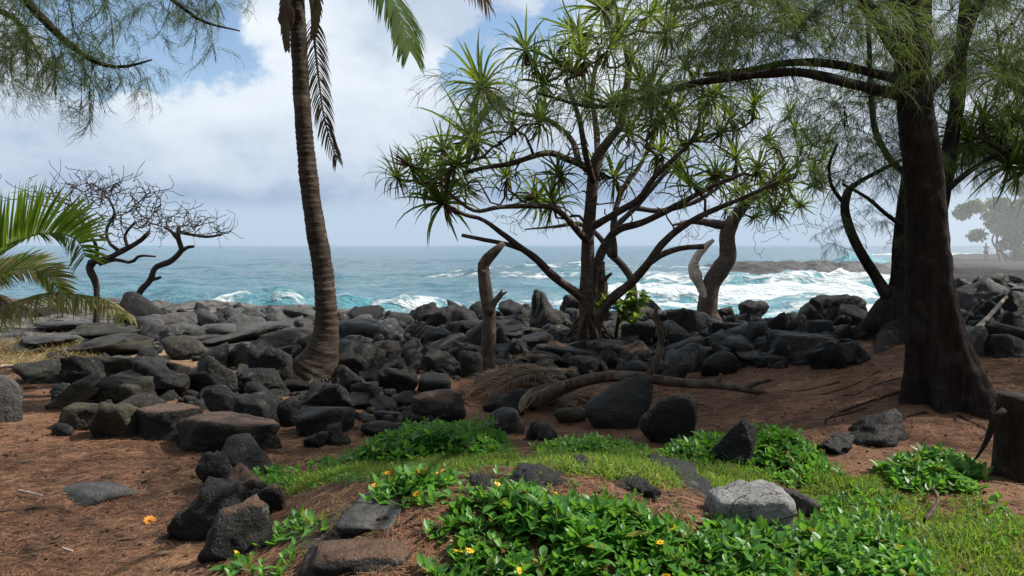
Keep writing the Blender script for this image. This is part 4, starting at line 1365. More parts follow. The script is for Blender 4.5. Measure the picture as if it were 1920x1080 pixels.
dead_tree((254, 600), [[(255, 606, 11), (254, 575, 8.5), (262, 548, 8), (282, 525, 8), (292, 502, 7.5), (320, 490, 7.5), (336, 475, 7), (341, 468, 7), (334, 445, 6), (336, 425, 5.5)],
                       [(341, 470, 6), (352, 464, 5), (364, 462, 3.5)], [(284, 524, 5), (295, 522, 4), (302, 519, 3)],
                       [(335, 450, 5), (322, 435, 4), (308, 425, 3)], [(336, 435, 5), (360, 440, 4), (390, 444, 3.5), (415, 440, 3)],
                       [(252, 588, 8), (268, 580, 7), (288, 590, 5)]],
          [(345, 415, 50, 22, 60), (390, 430, 48, 14, 34), (310, 425, 22, 18, 16)], 'smaller leafless dead tree slanting out over the water from the ledge', 52)

# ------------------------------------------------------------------ broken stump and fallen log
b = ground(913, 700)
st = Tree('broken_stump', (b[0], b[1], b[2]), 'broken dead tree stump with bent top and a splintered side branch', 'stump', 'dead_wood')
st.limb(st.px([(913, 712, 22), (914, 680, 15), (916, 640, 13.5), (917, 590, 13), (911, 545, 12), (906, 505, 11.5), (910, 490, 11), (928, 471, 9), (945, 455, 5)], float(b[1])), 'trunk', 14, 0.10, 5.0)
st.limb(st.px([(916, 585, 9), (926, 568, 7), (936, 556, 6), (940, 548, 4), (941, 542, 1.5)], float(b[1]) - 0.08), 'branch', 9, 0.2, 8.0)
st.limb(st.px([(934, 560, 5), (942, 552, 3.5), (951, 547, 1.5)], float(b[1]) - 0.08), 'branch', 7, 0.2, 8.0)
st.limb(st.px([(908, 512, 8), (900, 506, 5), (896, 502, 2)], float(b[1]) - 0.05), 'branch', 7, 0.2, 8.0)
for q in range(8):
    a_ = q / 8 * 6.28
    p0 = at(913 + 9 * math.cos(a_), 688, float(b[1]) + 0.05 * math.sin(a_))
    ex = p0 + np.array([math.cos(a_) * 0.28, math.sin(a_) * 0.24, 0])
    ex[2] = drop(ex[0], ex[1]) - 0.04
    st.limb(np.array([np.append(p0, 0.03), np.append((p0 + ex) / 2 + np.array([0, 0, 0.03]), 0.024), np.append(ex, 0.015)]), 'root', 6, 0.2, 9.0)

gl, gr = ground(1000, 782), ground(1430, 750)
lo = Tree('fallen_log', tuple(gl), 'long fallen grey-brown log lying over black boulders with a bent upright limb', 'log', 'dead_wood')


def logpx(lst):
    out = []
    for q in lst:
        f_ = (q[0] - 1000) / 430
        yy = gl[1] + 0.25 + (gr[1] - gl[1]) * f_ + (q[3] if len(q) > 3 else 0)
        out.append(np.append(at(q[0], q[1], yy), 0.8 * q[2] / F * yy))
    return np.array(out)


lo.limb(logpx([(990, 757, 20), (1022, 742, 18), (1062, 724, 16), (1110, 710, 14), (1160, 705, 13), (1210, 708, 13), (1250, 715, 12), (1300, 719, 11), (1350, 722, 9.5), (1400, 731, 8), (1448, 740, 4)]), 'trunk', 14, 0.07, 9.0)
lo.limb(logpx([(1212, 708, 9), (1226, 690, 8.5), (1236, 660, 8.5), (1240, 630, 8), (1236, 605, 8), (1226, 590, 7), (1230, 576, 4)]), 'limb', 10, 0.2, 6.0)
lo.limb(logpx([(1232, 602, 6), (1220, 594, 5), (1206, 600, 4), (1196, 598, 2.5)]), 'branch', 8, 0.2, 6.0)
lo.limb(logpx([(1238, 605, 5), (1246, 615, 4), (1249, 630, 2.5)]), 'branch', 8, 0.2, 6.0)
lo.limb(logpx([(1396, 728, 6), (1420, 718, 6), (1450, 711, 4)]), 'branch', 8, 0.15, 6.0)
lo.limb(logpx([(1345, 720, 6), (1350, 708, 5), (1352, 700, 3)]), 'branch', 8, 0.2, 6.0)
# pale split end
acc = Acc()
C = logpx([(1003, 725, 1, -0.28), (988, 738, 1, -0.3), (981, 755, 1, -0.3), (978, 772, 1, -0.3)])[:, :3]
Cq = spline(C, 10)
Wd = np.tile(np.array([0.055, 0.02, 0.03]), (10, 1)) * np.array([0.5, 0.8, 0.95, 1, 1, 1, 0.95, 0.85, 0.6, 0.25])[:, None]
strips(acc, Cq[None], Wd[None], [0.5], (np.tile(np.array([0.0, -0.02, 0.0]), (10, 1)))[None])
strips(acc, (Cq + np.array([0, 0.012, 0]))[None], Wd[None], [0.5])
acc.build('split_bark', M['pale_wood'], lo.e)

# dry palm fronds dropped round the stump and log
r = np.random.default_rng(71)
dl = ['dry brown palm frond fallen in the pile between stump and log']
for q, (x0, y0, x1, y1, hh_) in enumerate(((880, 735, 1010, 690, 0.25), (1040, 715, 920, 745, 0.30), (900, 720, 1060, 700, 0.2), (1060, 745, 960, 700, 0.2), (950, 770, 1080, 720, 0.12), (1030, 760, 1120, 735, 0.1), (870, 750, 930, 700, 0.12), (1090, 770, 1000, 745, 0.1), (930, 690, 1050, 680, 0.25))):
    p0, p1 = ground(x0, y0 + 8), ground(x1, y1 + 8)
    pm = (p0 + p1) / 2
    pm[2] = max(drop(pm[0], pm[1]), pm[2]) + hh_ * 0.45 + 0.05
    p0[2] += 0.05
    p1[2] += 0.10
    acc = Acc()
    frond(acc, np.array([p0, pm, p1]), 30, 0.36, 0.008, 1.0, 0.5, 1.3, seed=80 + q, rr=0.014)
    o = acc.build('dry_frond', M['palm_dry'], origin=tuple(p0))
    tag(o, 'pale feathery dry palm frond draped towards the grey boulder' if q == 1 else dl[0], 'palm frond', None if q == 1 else 'dry palm fronds beside the fallen log')

# ------------------------------------------------------------------ ironwood trees
def sprig(seed, L=0.62, n=150, nl=(0.07, 0.17), wd=0.0015):
    r_ = np.random.default_rng(seed)
    acc = Acc()
    S_, Ds = ribbon(np.zeros((1, 3)), np.array([[1.0, r_.normal(0, 0.15), 0.35]]), np.array([L]), 14, [1.15])
    S_ = S_[0]
    strips(acc, S_[None], np.tile([0, 0.004, 0.0], (14, 1))[None], [0.1])
    # side shoots
    st_ = [S_]
    for q in range(6):
        i = int(r_.integers(2, 12))
        d = nrm(np.array([r_.normal(0.6, 0.4), r_.normal(0, 0.8), r_.normal(-0.1, 0.3)]))
        P_, _ = ribbon(S_[i][None], d[None], np.array([r_.uniform(0.2, 0.36)]), 8, [1.0])
        strips(acc, P_, np.tile([0, 0.003, 0.001], (8, 1))[None], [0.1])
        st_.append(P_[0])
    pts_ = np.concatenate([s_[1:] for s_ in st_])
    tg = np.concatenate([np.gradient(s_, axis=0)[1:] for s_ in st_])
    pick = r_.integers(0, len(pts_), n)
    p0 = pts_[pick] + r_.normal(0, 0.008, (n, 3))
    d = nrm(nrm(tg[pick]) * 0.8 + r_.normal(0, 0.5, (n, 3)) + np.array([0, 0, -0.15]))
    P_, Ds = ribbon(p0, d, r_.uniform(nl[0], nl[1], n), 4, r_.uniform(0.6, 1.8, n))
    wv = nrm(np.cross(Ds, r_.normal(0, 1, (n, 1, 3))))
    strips(acc, P_, wv * wd * np.array([1, 1, 0.8, 0.3])[None, :, None], r_.uniform(0, 1, n))
    return np.concatenate(acc.v), np.concatenate(acc.q), np.concatenate(acc.a)


SPR = [sprig(500 + q) for q in range(8)]


def crown_of(tree, tips, ends, seed, name='crown', sc=(0.8, 1.4), mat='needle', vo=0.0, per=1, tilt=0.0):
    r_ = np.random.default_rng(seed)
    acc = Acc()
    for q, e_ in zip(tips, ends):
        for _ in range(per):
            V, Q, A = SPR[int(r_.integers(len(SPR)))]
            an = math.atan2(e_[1], e_[0]) + r_.normal(0, 0.9)
            s_ = r_.uniform(*sc)
            ca, sa = math.cos(an) * s_, math.sin(an) * s_
            tl = r_.normal(tilt, 0.25 + 0.3 * abs(tilt))
            X_ = V[:, 0] * math.cos(tl) + V[:, 2] * math.sin(tl)
            Z_ = -V[:, 0] * math.sin(tl) + V[:, 2] * math.cos(tl)
            acc.add(np.stack([X_ * ca - V[:, 1] * sa, X_ * sa + V[:, 1] * ca, Z_ * s_], 1) + q, Q, None, np.clip(A + vo + r_.normal(0, 0.12), 0, 1))
    return tag(acc.build(name, M[mat], tree.e), kind='stuff')


def px_cloud(r_, regs, Y):
    out = []
    for (x0, y0, x1, y1, n_, d0, d1) in regs:
        for _ in range(n_):
            out.append(at(r_.uniform(x0, x1), r_.uniform(y0, y1), Y + r_.uniform(d0, d1)))
    return out


b = ground(1770, 744)
IY = float(b[1])
iron = Tree('ironwood_tree', (b[0], IY, b[2]), 'big ironwood tree with thick dark trunk flaring into buttress roots', 'tree', 'iron_bark')


def flute(th, s):
    k = np.clip(1 - s * 3.0, 0, 1) ** 2.2
    lob = 0
    for c_, w_, a_ in ((0.3, 0.30, 1.0), (1.25, 0.26, 0.7), (2.2, 0.32, 1.1), (3.15, 0.25, 0.8), (4.1, 0.3, 1.0), (5.2, 0.28, 0.9)):
        d_ = (th - c_ - 0.5 * s + np.pi) % (2 * np.pi) - np.pi
        lob = lob + a_ * np.exp(-(d_ / w_) ** 2)
    return 0.93 + 0.95 * k * lob + 0.07 * lob * np.clip(1.2 - s, 0, 1)


iron.limb(iron.px([(1777, 800, 66), (1774, 755, 58), (1766, 705, 50), (1755, 640, 44), (1745, 560, 41), (1739, 470, 39), (1735, 380, 37.5), (1728, 300, 36), (1718, 220, 34), (1710, 130, 32), (1705, 40, 30.5), (1702, -60, 28), (1700, -220, 24), (1706, -420, 18), (1712, -640, 10)], IY), 'trunk', 56, 0.05, 12.0, n=260, flute=flute)
for q in ([(1700, 178, 13), (1660, 172, 11), (1600, 158, 9.5, -0.2), (1500, 136, 8.5, -0.4), (1400, 142, 7.5, -0.5), (1300, 157, 6.5, -0.5), (1200, 186, 5, -0.5), (1110, 200, 4, -0.4), (1010, 175, 2.5, -0.3)],
          [(1700, 150, 11), (1660, 143, 9, 0.3), (1560, 120, 8, 0.6), (1480, 118, 7, 0.8), (1400, 132, 5.5, 1.0), (1320, 140, 4, 1.2)],
          [(1700, 110, 17), (1672, 75, 15), (1645, 35, 13, -0.2), (1615, 0, 12, -0.3), (1590, -70, 10, -0.5), (1540, -180, 8, -0.8), (1480, -290, 5, -1)],
          [(1722, 190, 13), (1760, 150, 11, 0.2), (1795, 112, 11, 0.3), (1812, 60, 10, 0.3), (1840, -5, 9, 0.4), (1880, -90, 7, 0.4), (1930, -200, 5, 0.4)],
          [(1702, -80, 14), (1640, -150, 11, -0.6), (1540, -210, 9, -1.4), (1420, -230, 7, -2.2), (1290, -215, 5, -2.8)],
          [(1702, -150, 12), (1760, -240, 10, -1.0), (1800, -300, 8, -2.0), (1820, -330, 6, -3.0)],
          [(1702, -250, 10), (1620, -330, 8, 0.8), (1520, -380, 6, 1.4), (1400, -400, 4, 1.8)],
          [(1702, -30, 12), (1600, -60, 10, 0.6), (1480, -40, 8, 1.0), (1360, 0, 6, 1.3), (1260, 20, 4, 1.5)],
          [(1705, -200, 10), (1780, -230, 9, 0.8), (1880, -260, 7, 1.6), (1980, -260, 5, 2.0)]):
    iron.limb(iron.px(q, IY), 'branch', 9, 0.12, 6.0)
for q, pl in enumerate(([(1690, 735), (1640, 757), (1580, 772), (1530, 782), (1485, 787)], [(1650, 700), (1600, 718), (1540, 735), (1500, 745)], [(1560, 715), (1510, 728), (1470, 736), (1440, 742)], [(1620, 765), (1570, 790), (1540, 800)], [(1850, 742), (1880, 752), (1915, 770), (1960, 780)], [(1800, 775), (1830, 800), (1850, 830)], [(1735, 770), (1700, 790), (1680, 812), (1640, 830)], [(1690, 715), (1640, 722), (1600, 735), (1550, 742)])):
    P_ = []
    for i, (x_, y_) in enumerate(pl):
        g_ = ground(x_, y_)
        g_ = g_ + np.array([0.05 * math.sin(i * 2.3 + q), 0.10 * math.sin(i * 1.7 + 2 * q), 0])
        g_[2] = drop(g_[0], g_[1])
        P_.append(np.append(g_ + np.array([0, 0, -0.008]), 0.026 - 0.004 * i - 0.006 * (q > 0)))
    iron.limb(np.array(P_), 'root', 8, 0.2, 6.0)
r = np.random.default_rng(91)
tips = px_cloud(r, [(1240, -160, 1680, 110, 105, -2.2, 1.6), (1560, 100, 1690, 300, 16, 0.2, 1.5), (1760, -160, 1960, 180, 60, -1.0, 1.5), (1400, -420, 1900, -160, 26, -2.8, 2.2), (1640, -640, 1800, -400, 10, -1.4, 1.4), (1240, 60, 1420, 130, 20, -0.6, 1.2)], IY)
tips += px_cloud(r, [(1290, -70, 1690, 120, 26, -1.5, 1.6), (1130, -520, 1500, -330, 40, -2.2, -0.4)], IY)  # second region is unseen foliage added above the view to shade the near clearing
tips += [at(x_, 185 + r.normal(0, 12) - 0.00012 * (x_ - 1150) ** 2, IY - 0.4 + r.normal(0, 0.25)) for x_ in r.uniform(930, 1330, 30)]
tips += [at(x_, y_, IY - r.uniform(1.5, 4.5)) for x_, y_ in zip(r.uniform(1250, 1980, 8), r.uniform(-520, -240, 8))]
ends = iron.twigs(tips, 0.0035, 0.18, 0.006, 'twigs', 4, 0.16, 92)
crown_of(iron, tips, ends, 93, per=1)

# the ironwood behind it, its spreading root and leaning stem
b = ground(1660, 640)
JY = float(b[1]) + 0.35
ir2 = Tree('ironwood_tree', (at(1690, 640, JY)[0], JY, drop(at(1690, 640, JY)[0], JY)), 'second ironwood with a wide spreading root behind the thick trunk', 'tree', 'iron_bark')
ir2.limb(ir2.px([(1682, 680, 95), (1688, 625, 60), (1692, 570, 32), (1694, 520, 23), (1693, 460, 19), (1697, 400, 17), (1705, 330, 16), (1718, 240, 15), (1730, 120, 14), (1735, 0, 12), (1740, -200, 8)], JY), 'trunk', 18, 0.08, 5.0, flute=flute)
ir2.limb(ir2.px([(1740, 460, 22, 0.2), (1758, 400, 17, 0.3), (1772, 330, 15, 0.3), (1784, 260, 14, 0.3), (1795, 190, 13, 0.3), (1800, 110, 12, 0.3), (1812, 0, 10, 0.3), (1830, -150, 7, 0.3)], JY), 'branch', 10, 0.1, 5.0)
ir2.limb(ir2.px([(1668, 560, 14, -0.1), (1652, 535, 11.5), (1630, 500, 10), (1605, 458, 9.5), (1590, 420, 8.5), (1584, 390, 8), (1590, 360, 7.5), (1605, 345, 5), (1640, 325, 4), (1690, 300, 3)], JY), 'branch', 9, 0.12, 5.0)
ir2.limb(ir2.px([(1586, 385, 4), (1560, 350, 3.5), (1555, 310, 3), (1570, 270, 2.5)], JY), 'branch', 7, 0.12, 5.0)
ir2.limb(ir2.px([(1700, 430, 5), (1660, 400, 4, -0.2), (1625, 370, 3.5, -0.3), (1580, 345, 2.5, -0.4)], JY), 'branch', 7, 0.12, 5.0)
ir2.limb(ir2.px([(1706, 330, 7), (1670, 300, 6, 0.1), (1640, 240, 5.5, 0.2), (1632, 150, 5, 0.3), (1628, 40, 4, 0.3), (1620, -60, 3, 0.3)], JY), 'branch', 8, 0.12, 5.0)
ir2.limb(ir2.px([(1772, 360, 6), (1800, 335, 5), (1850, 300, 4), (1900, 280, 3)], JY), 'branch', 8, 0.12, 5.0)
e0 = ground(1575, 632)
P_ = ir2.px([(1692, 545, 26), (1672, 585, 34), (1640, 612, 26)], JY - 0.05)
ir2.limb(np.vstack([P_, np.append((P_[-1, :3] + e0) / 2 + np.array([0, 0, -0.05]), 0.10), np.append(e0 - np.array([0, 0, 0.04]), 0.03)]), 'root', 18, 0.12, 5.0)
e0 = ground(1640, 668)
ir2.limb(np.vstack([ir2.px([(1690, 580, 30), (1680, 625, 32)], JY - 0.15), np.append(e0 - np.array([0, 0, 0.06]), 0.05)]), 'root', 16, 0.12, 5.0)
r = np.random.default_rng(191)
tips = px_cloud(r, [(1545, 150, 1690, 330, 38, -0.6, 1.6), (1750, 100, 1935, 330, 75, 0.2, 3.0), (1740, -80, 1935, 120, 50, 0.5, 3.0), (1590, -60, 1720, 150, 30, 0.3, 2.0)], JY)
ends = ir2.twigs(tips, 0.0035, 0.2, 0.006, 'twigs', 4, 0.16, 192)
crown_of(ir2, tips, ends, 193, per=2, vo=0.3)
r = np.random.default_rng(194)
tips = px_cloud(r, [(1530, 340, 1700, 470, 34, -0.6, 1.0)], JY)
ends = ir2.twigs(tips, 0.003, 0.3, 0.005, 'twigs', 4, 0.14, 195)
crown_of(ir2, tips[::2], ends[::2], 196, per=1, sc=(0.5, 0.8))

# ironwood whose boughs hang in at the top, its trunk outside the view
il = Tree('ironwood_tree', (-6.9, 4.2, drop(-6.9, 4.2)), 'ironwood bough of drooping needles hanging in front of the cloudy sky', 'tree', 'iron_bark')
z0 = drop(-6.9, 4.2)
il.limb([(-6.9, 4.2, z0 - 0.2, 0.3), (-6.9, 4.2, z0 + 0.5, 0.22), (-6.8, 4.3, z0 + 2.2, 0.19), (-6.7, 4.4, z0 + 4.2, 0.16), (-6.6, 4.5, z0 + 6.2, 0.11), (-6.6, 4.5, z0 + 8.0, 0.05)], 'trunk', 14, 0.1, 6.0)
LY = 6.2
il.limb(np.vstack([[-6.7, 4.4, z0 + 4.0, 0.07], il.px([(-330, -160, 14, -0.4), (-120, -80, 11), (20, -20, 9), (75, 30, 7.5), (120, 75, 6.5), (160, 105, 5), (195, 122, 4), (235, 125, 3), (285, 112, 1.5)], LY)]), 'branch', 8, 0.12, 6.0)
il.limb(np.vstack([[-6.7, 4.4, z0 + 4.6, 0.06], il.px([(-200, -200, 11), (60, -120, 8), (230, -60, 6), (310, -10, 4.5), (350, 20, 3.5), (385, 42, 2.5), (450, 58, 1.2)], LY + 0.4)]), 'branch', 8, 0.12, 6.0)
il.limb(np.vstack([[-6.7, 4.4, z0 + 3.7, 0.05], il.px([(-250, -40, 9), (-80, 0, 7), (20, 30, 5), (60, 80, 3), (80, 120, 2)], LY + 0.6)]), 'branch', 8, 0.12, 6.0)
r = np.random.default_rng(291)
tips = px_cloud(r, [(-60, -120, 210, 50, 70, -0.5, 0.9), (-40, 30, 100, 110, 30, -0.4, 0.8), (150, 95, 260, 125, 14, -0.2, 0.2), (300, -40, 385, 40, 14, 0.2, 0.6), (90, 40, 190, 110, 18, -0.2, 0.3), (200, -140, 420, -50, 25, 0, 0.8), (-300, -200, -40, 40, 40, -1.5, 1.0)], LY)
ends = il.twigs(tips, 0.003, 0.2, 0.005, 'twigs', 4, 0.15, 292)
crown_of(il, tips, ends, 293, per=1, sc=(0.5, 0.9), tilt=0.8)

# pandanus reaching in from the side behind the ironwoods
RY = 10.5
rx = at(2080, 600, RY)[0]
p2 = Tree('pandanus_tree', (rx, RY, drop(rx, RY)), 'pandanus reaching in behind the big ironwood with rosettes on pale branches', 'tree', 'pan_bark')
z0 = drop(rx, RY)
p2.limb(np.array([[rx, RY, z0 - 0.1, 0.14], [rx - 0.05, RY, z0 + 0.8, 0.11], [rx - 0.2, RY, z0 + 1.8, 0.09], [rx - 0.3, RY, z0 + 2.6, 0.07]]), 'trunk', 10, 0.1)
p2.limb(p2.px([(2045, 380, 11), (1990, 330, 9), (1940, 308, 8), (1890, 292, 7), (1850, 262, 6)], RY), 'branch', 8, 0.1)
p2.limb(p2.px([(2040, 300, 9), (1990, 220, 7), (1930, 180, 6), (1880, 150, 5)], RY), 'branch', 8, 0.1)
p2.limb(p2.px([(2040, 420, 9), (1980, 370, 7), (1940, 345, 6)], RY - 0.3), 'branch', 8, 0.1)
tips = [at(x_, y_, RY + d_) for x_, y_, d_ in ((1842, 232, 0), (1868, 262, 0.2), (1905, 225, -0.2), (1890, 310, -0.1), (1925, 320, 0.2), (1880, 145, 0.2), (1930, 170, 0), (1960, 250, 0.3), (2010, 180, 0), (1985, 330, -0.3), (1820, 265, 0.3))]
ends = p2.twigs(tips, 0.02, 0.2, 0.012, 'twigs', 6, 0.12, 301)
rosettes(p2, tips, ends, 302, (0.55, 0.8))

# cut stump at the edge of the slope
b = ground(1905, 912)
sp = Tree('tree_stump', tuple(b), 'dark weathered tree stump with a twisted root beside it', 'stump', 'iron_bark')
sp.limb(sp.px([(1912, 935, 62), (1910, 890, 50), (1906, 830, 40), (1906, 770, 37), (1908, 740, 36)], float(b[1]) + 0.22), 'trunk', 22, 0.1, 6.0, flute=flute)
sp.limb(sp.px([(1884, 770, 8), (1864, 786, 7), (1856, 812, 6), (1842, 842, 4), (1828, 862, 2)], float(b[1]) + 0.12), 'root', 8, 0.3, 9.0)

# ------------------------------------------------------------------ ground cover
def inside(poly, P):
    x, y = P[:, 0], P[:, 1]
    c = np.zeros(len(P), bool)
    n = len(poly)
    j = n - 1
    for i in range(n):
        xi, yi = poly[i]
        xj, yj = poly[j]
        c ^= ((yi > y) != (yj > y)) & (x < (xj - xi) * (y - yi) / (yj - yi + 1e-12) + xi)
        j = i
    return c


def edge_dist(poly, P):
    d = np.full(len(P), 1e9)
    for i in range(len(poly)):
        a_, b_ = poly[i - 1], poly[i]
        ab = b_ - a_
        t_ = np.clip(((P - a_) @ ab) / (ab @ ab + 1e-9), 0, 1)
        d = np.minimum(d, np.linalg.norm(P - a_ - t_[:, None] * ab, axis=1))
    return d


def area_points(pxpoly, dens, r_):
    poly = np.array([ground(*q)[:2] for q in pxpoly])
    lo, hi = poly.min(0) - 0.12, poly.max(0) + 0.12
    n = int(dens * (hi[0] - lo[0]) * (hi[1] - lo[1]))
    P = r_.uniform(lo, hi, (n, 2))
    # ragged outline
    J = P + 0.10 * np.stack([n2d(P[:, 0], P[:, 1], 3.1, 2, 1.0), n2d(P[:, 0], P[:, 1], 3.1, 2, 9.0)], 1)
    ok = inside(poly, J)
    P = P[ok]
    return P, edge_dist(poly, J[ok])


acc = Acc()
k = np.arange(9)
an = k / 9 * 6.283
d = np.stack([np.cos(an), np.sin(an), 0 * an + 0.25], 1)
P_, Ds = ribbon(d * 0.002, d, np.full(9, 0.02), 3, np.full(9, 0.5))
wv = nrm(np.cross(Ds, ZUP))
strips(acc, P_, wv * 0.006 * np.array([0.5, 1, 0.6])[None, :, None], np.full(9, 0.5))
V, Fc = ico(1)
acc.add(V * np.array([0.006, 0.006, 0.004]) + np.array([0, 0, 0.004]), None, Fc, 0.5)
FLOWER = unlinked(acc, 'flower', M['petal'])
FLOWER_O = FLOWER.copy()
FLOWER_O.materials.clear()
FLOWER_O.materials.append(M['petal_o'])


def creeper(pxpoly, hmax, label, seed, dens=420, L=0.075, flowers=0, mat='cover_leaf', vo=0.0, orange=False):
    r_ = np.random.default_rng(seed)
    P, ed = area_points(pxpoly, dens, r_)
    n0 = len(P)
    top = hmax * (0.25 + 0.75 * sm(ed, 0.0, 0.28)) * (0.75 + 0.35 * n2d(P[:, 0], P[:, 1], 3.5, 2, 3.0))
    z = H(P[:, 0], P[:, 1])
    hgt = top * r_.uniform(0.35, 1.0, n0) ** 0.6
    acc = Acc()
    base = np.stack([P[:, 0], P[:, 1], z], 1)
    tipp = base + np.stack([r_.normal(0, 0.03, n0), r_.normal(0, 0.03, n0), np.maximum(hgt, 0.02)], 1)
    S_ = np.stack([base, (base + tipp) / 2 + r_.normal(0, 0.008, (n0, 3)), tipp], 1)
    strips(acc, S_, np.tile(np.array([0.002, 0.001, 0]), (n0, 3, 1)), np.full(n0, 0.3))
    nl = 7
    az = (np.arange(nl) * 2.2)[None, :] + r_.uniform(0, 6.28, (n0, 1)) + r_.normal(0, 0.2, (n0, nl))
    el = np.radians(np.linspace(70, 2, nl))[None, :] + r_.normal(0, 0.22, (n0, nl))
    dv = np.stack([np.cos(az) * np.cos(el), np.sin(az) * np.cos(el), np.sin(el)], -1).reshape(-1, 3)
    st_ = (tipp[:, None, :] - np.array([0, 0, 1.0]) * (np.linspace(0, 0.045, nl)[None, :, None])).reshape(-1, 3)
    ll = L * np.tile(np.linspace(0.55, 1.1, nl), n0) * r_.uniform(0.55, 1.35, n0 * nl) * np.repeat(r_.uniform(0.7, 1.25, n0), nl)
    Pq, Ds = ribbon(st_, dv, ll, 5, r_.uniform(0.4, 1.5, n0 * nl))
    wv = nrm(np.cross(Ds, ZUP + 0.002))
    prof = np.array([0.10, 0.75, 1.0, 0.72, 0.06])[None, :, None] * (ll * 0.25)[:, None, None]
    var = np.repeat(np.clip(r_.normal(0.5 + vo, 0.25, n0), 0, 1), nl)
    var = np.where(r_.uniform(0, 1, n0 * nl) < 0.03, 1.2, np.clip(var + r_.normal(0, 0.12, n0 * nl), 0, 1))
    strips(acc, Pq, wv * prof, var, np.cross(wv, Ds) * prof * -0.35)
    c = base.mean(0)
    o = acc.build('creeper', M[mat], origin=tuple(c))
    tag(o, label, 'ground cover', kind='stuff')
    for q in range(flowers):
        i = int(r_.integers(n0))
        place('flower', FLOWER_O if orange else FLOWER, o, tipp[i] + np.array([0, 0, 0.03]), (r_.normal(-0.3, 0.4), r_.normal(0, 0.3), r_.uniform(0, 6)), r_.uniform(0.8, 1.25))
    return o


creeper([(630, 858), (700, 838), (800, 824), (950, 824), (968, 850), (880, 862), (760, 870), (680, 874)], 0.24, 'high green creeper bank with leafy top behind the strip of grass', 601, 520, 0.085, 4)
creeper([(480, 905), (500, 882), (560, 880), (568, 902), (520, 914)], 0.13, 'small bright creeper tuft beside the row of black rocks', 602, 420, 0.09, 0, vo=0.25)
creeper([(560, 885), (600, 862), (640, 862), (640, 880), (590, 892)], 0.08, 'low thin creeper between the bright tuft and the high bank', 612, 220, 0.075)
creeper([(738, 925), (760, 896), (860, 896), (872, 922), (820, 940)], 0.19, 'creeper clump with orange-yellow flowers on the bank beside the grey tilted slab', 603, 420, 0.085, 8, vo=0.25, orange=True)
creeper([(790, 1090), (815, 1000), (870, 945), (960, 922), (1100, 930), (1200, 962), (1275, 1010), (1340, 1080), (1350, 1140), (780, 1140)], 0.12, 'large dense patch of glossy green creeper on the mound with few yellow flowers', 604, 560, 0.088, 14)
creeper([(1000, 852), (1040, 840), (1180, 842), (1207, 862), (1100, 874)], 0.17, 'low green creeper between the small stones and the pitted round boulder', 605, 460, 0.08)
creeper([(1240, 862), (1280, 838), (1400, 832), (1540, 848), (1562, 884), (1480, 908), (1380, 892), (1260, 884)], 0.22, 'leafy creeper clump on the slope around the black standing rock', 606, 520, 0.088, 2)
creeper([(1640, 902), (1680, 864), (1780, 864), (1842, 892), (1822, 918), (1700, 924)], 0.22, 'shaded creeper clump on the slope below the ironwood', 607, 420, 0.085)
creeper([(1290, 1100), (1320, 1015), (1440, 990), (1560, 965), (1670, 985), (1750, 1040), (1790, 1130), (1300, 1130)], 0.17, 'dark green creeper patch in front of the pale sunlit rock', 608, 480, 0.085, 2)
creeper([(385, 1078), (420, 1055), (470, 1052), (482, 1082)], 0.09, 'sparse creeper sprigs beside the needle-capped square rock', 609, 160, 0.09, 1, vo=0.3)
creeper([(500, 1005), (520, 980), (575, 985), (572, 1012), (530, 1022), (450, 1030)], 0.08, 'bright sparse creeper sprigs on needles above the needle-capped rock', 610, 260, 0.085, 0, vo=0.4)
creeper([(490, 1085), (540, 1020), (585, 1005), (575, 1055), (545, 1085)], 0.06, 'low moss-green creeper strip beside the dark lava hump', 611, 260, 0.06, 0, vo=0.3)
creeper([(1500, 955), (1600, 925), (1700, 950), (1640, 985), (1540, 980)], 0.09, 'thin low creeper between the flat grey stone and the slope grass', 613, 330, 0.08)
creeper([(1780, 985), (1850, 930), (1925, 990), (1925, 1040), (1840, 1040)], 0.09, 'low weeds below the dark weathered stump', 614, 200, 0.075)


def lawn(pxpoly, label, seed, dens=5200, hgt=(0.03, 0.085), dry=0.12, mat='grass', w_=0.0042, lean=0.5):
    r_ = np.random.default_rng(seed)
    P, ed = area_points(pxpoly, dens, r_)
    keep = r_.uniform(0, 1, len(P)) < np.clip(0.65 + 0.8 * n2d(P[:, 0], P[:, 1], 2.2, 3, 2.0), 0.12, 1) * sm(ed, -0.02, 0.12)
    P, ed = P[keep], ed[keep]
    n = len(P)
    p0 = np.stack([P[:, 0], P[:, 1], H(P[:, 0], P[:, 1]) - 0.003], 1)
    d = nrm(np.stack([r_.normal(0, lean, n), r_.normal(0, lean, n), np.ones(n)], 1))
    Pq, Ds = ribbon(p0, d, r_.uniform(hgt[0], hgt[1], n) * (0.6 + 0.4 * sm(ed, 0, 0.2)), 4, r_.uniform(0.3, 2.0, n))
    wv = nrm(np.cross(Ds, r_.normal(0, 1, (n, 1, 3))))
    var = np.where(r_.uniform(0, 1, n) < dry, 1.2, np.clip(0.5 + 0.5 * n2d(P[:, 0], P[:, 1], 1.5, 2, 5.0) + r_.normal(0, 0.2, n), 0, 1))
    acc = Acc()
    strips(acc, Pq, wv * w_ * np.array([1, 1, 0.75, 0.15])[None, :, None], var)
    o = acc.build('grass', M[mat], origin=tuple(p0.mean(0)))
    return tag(o, label, 'grass', kind='stuff')


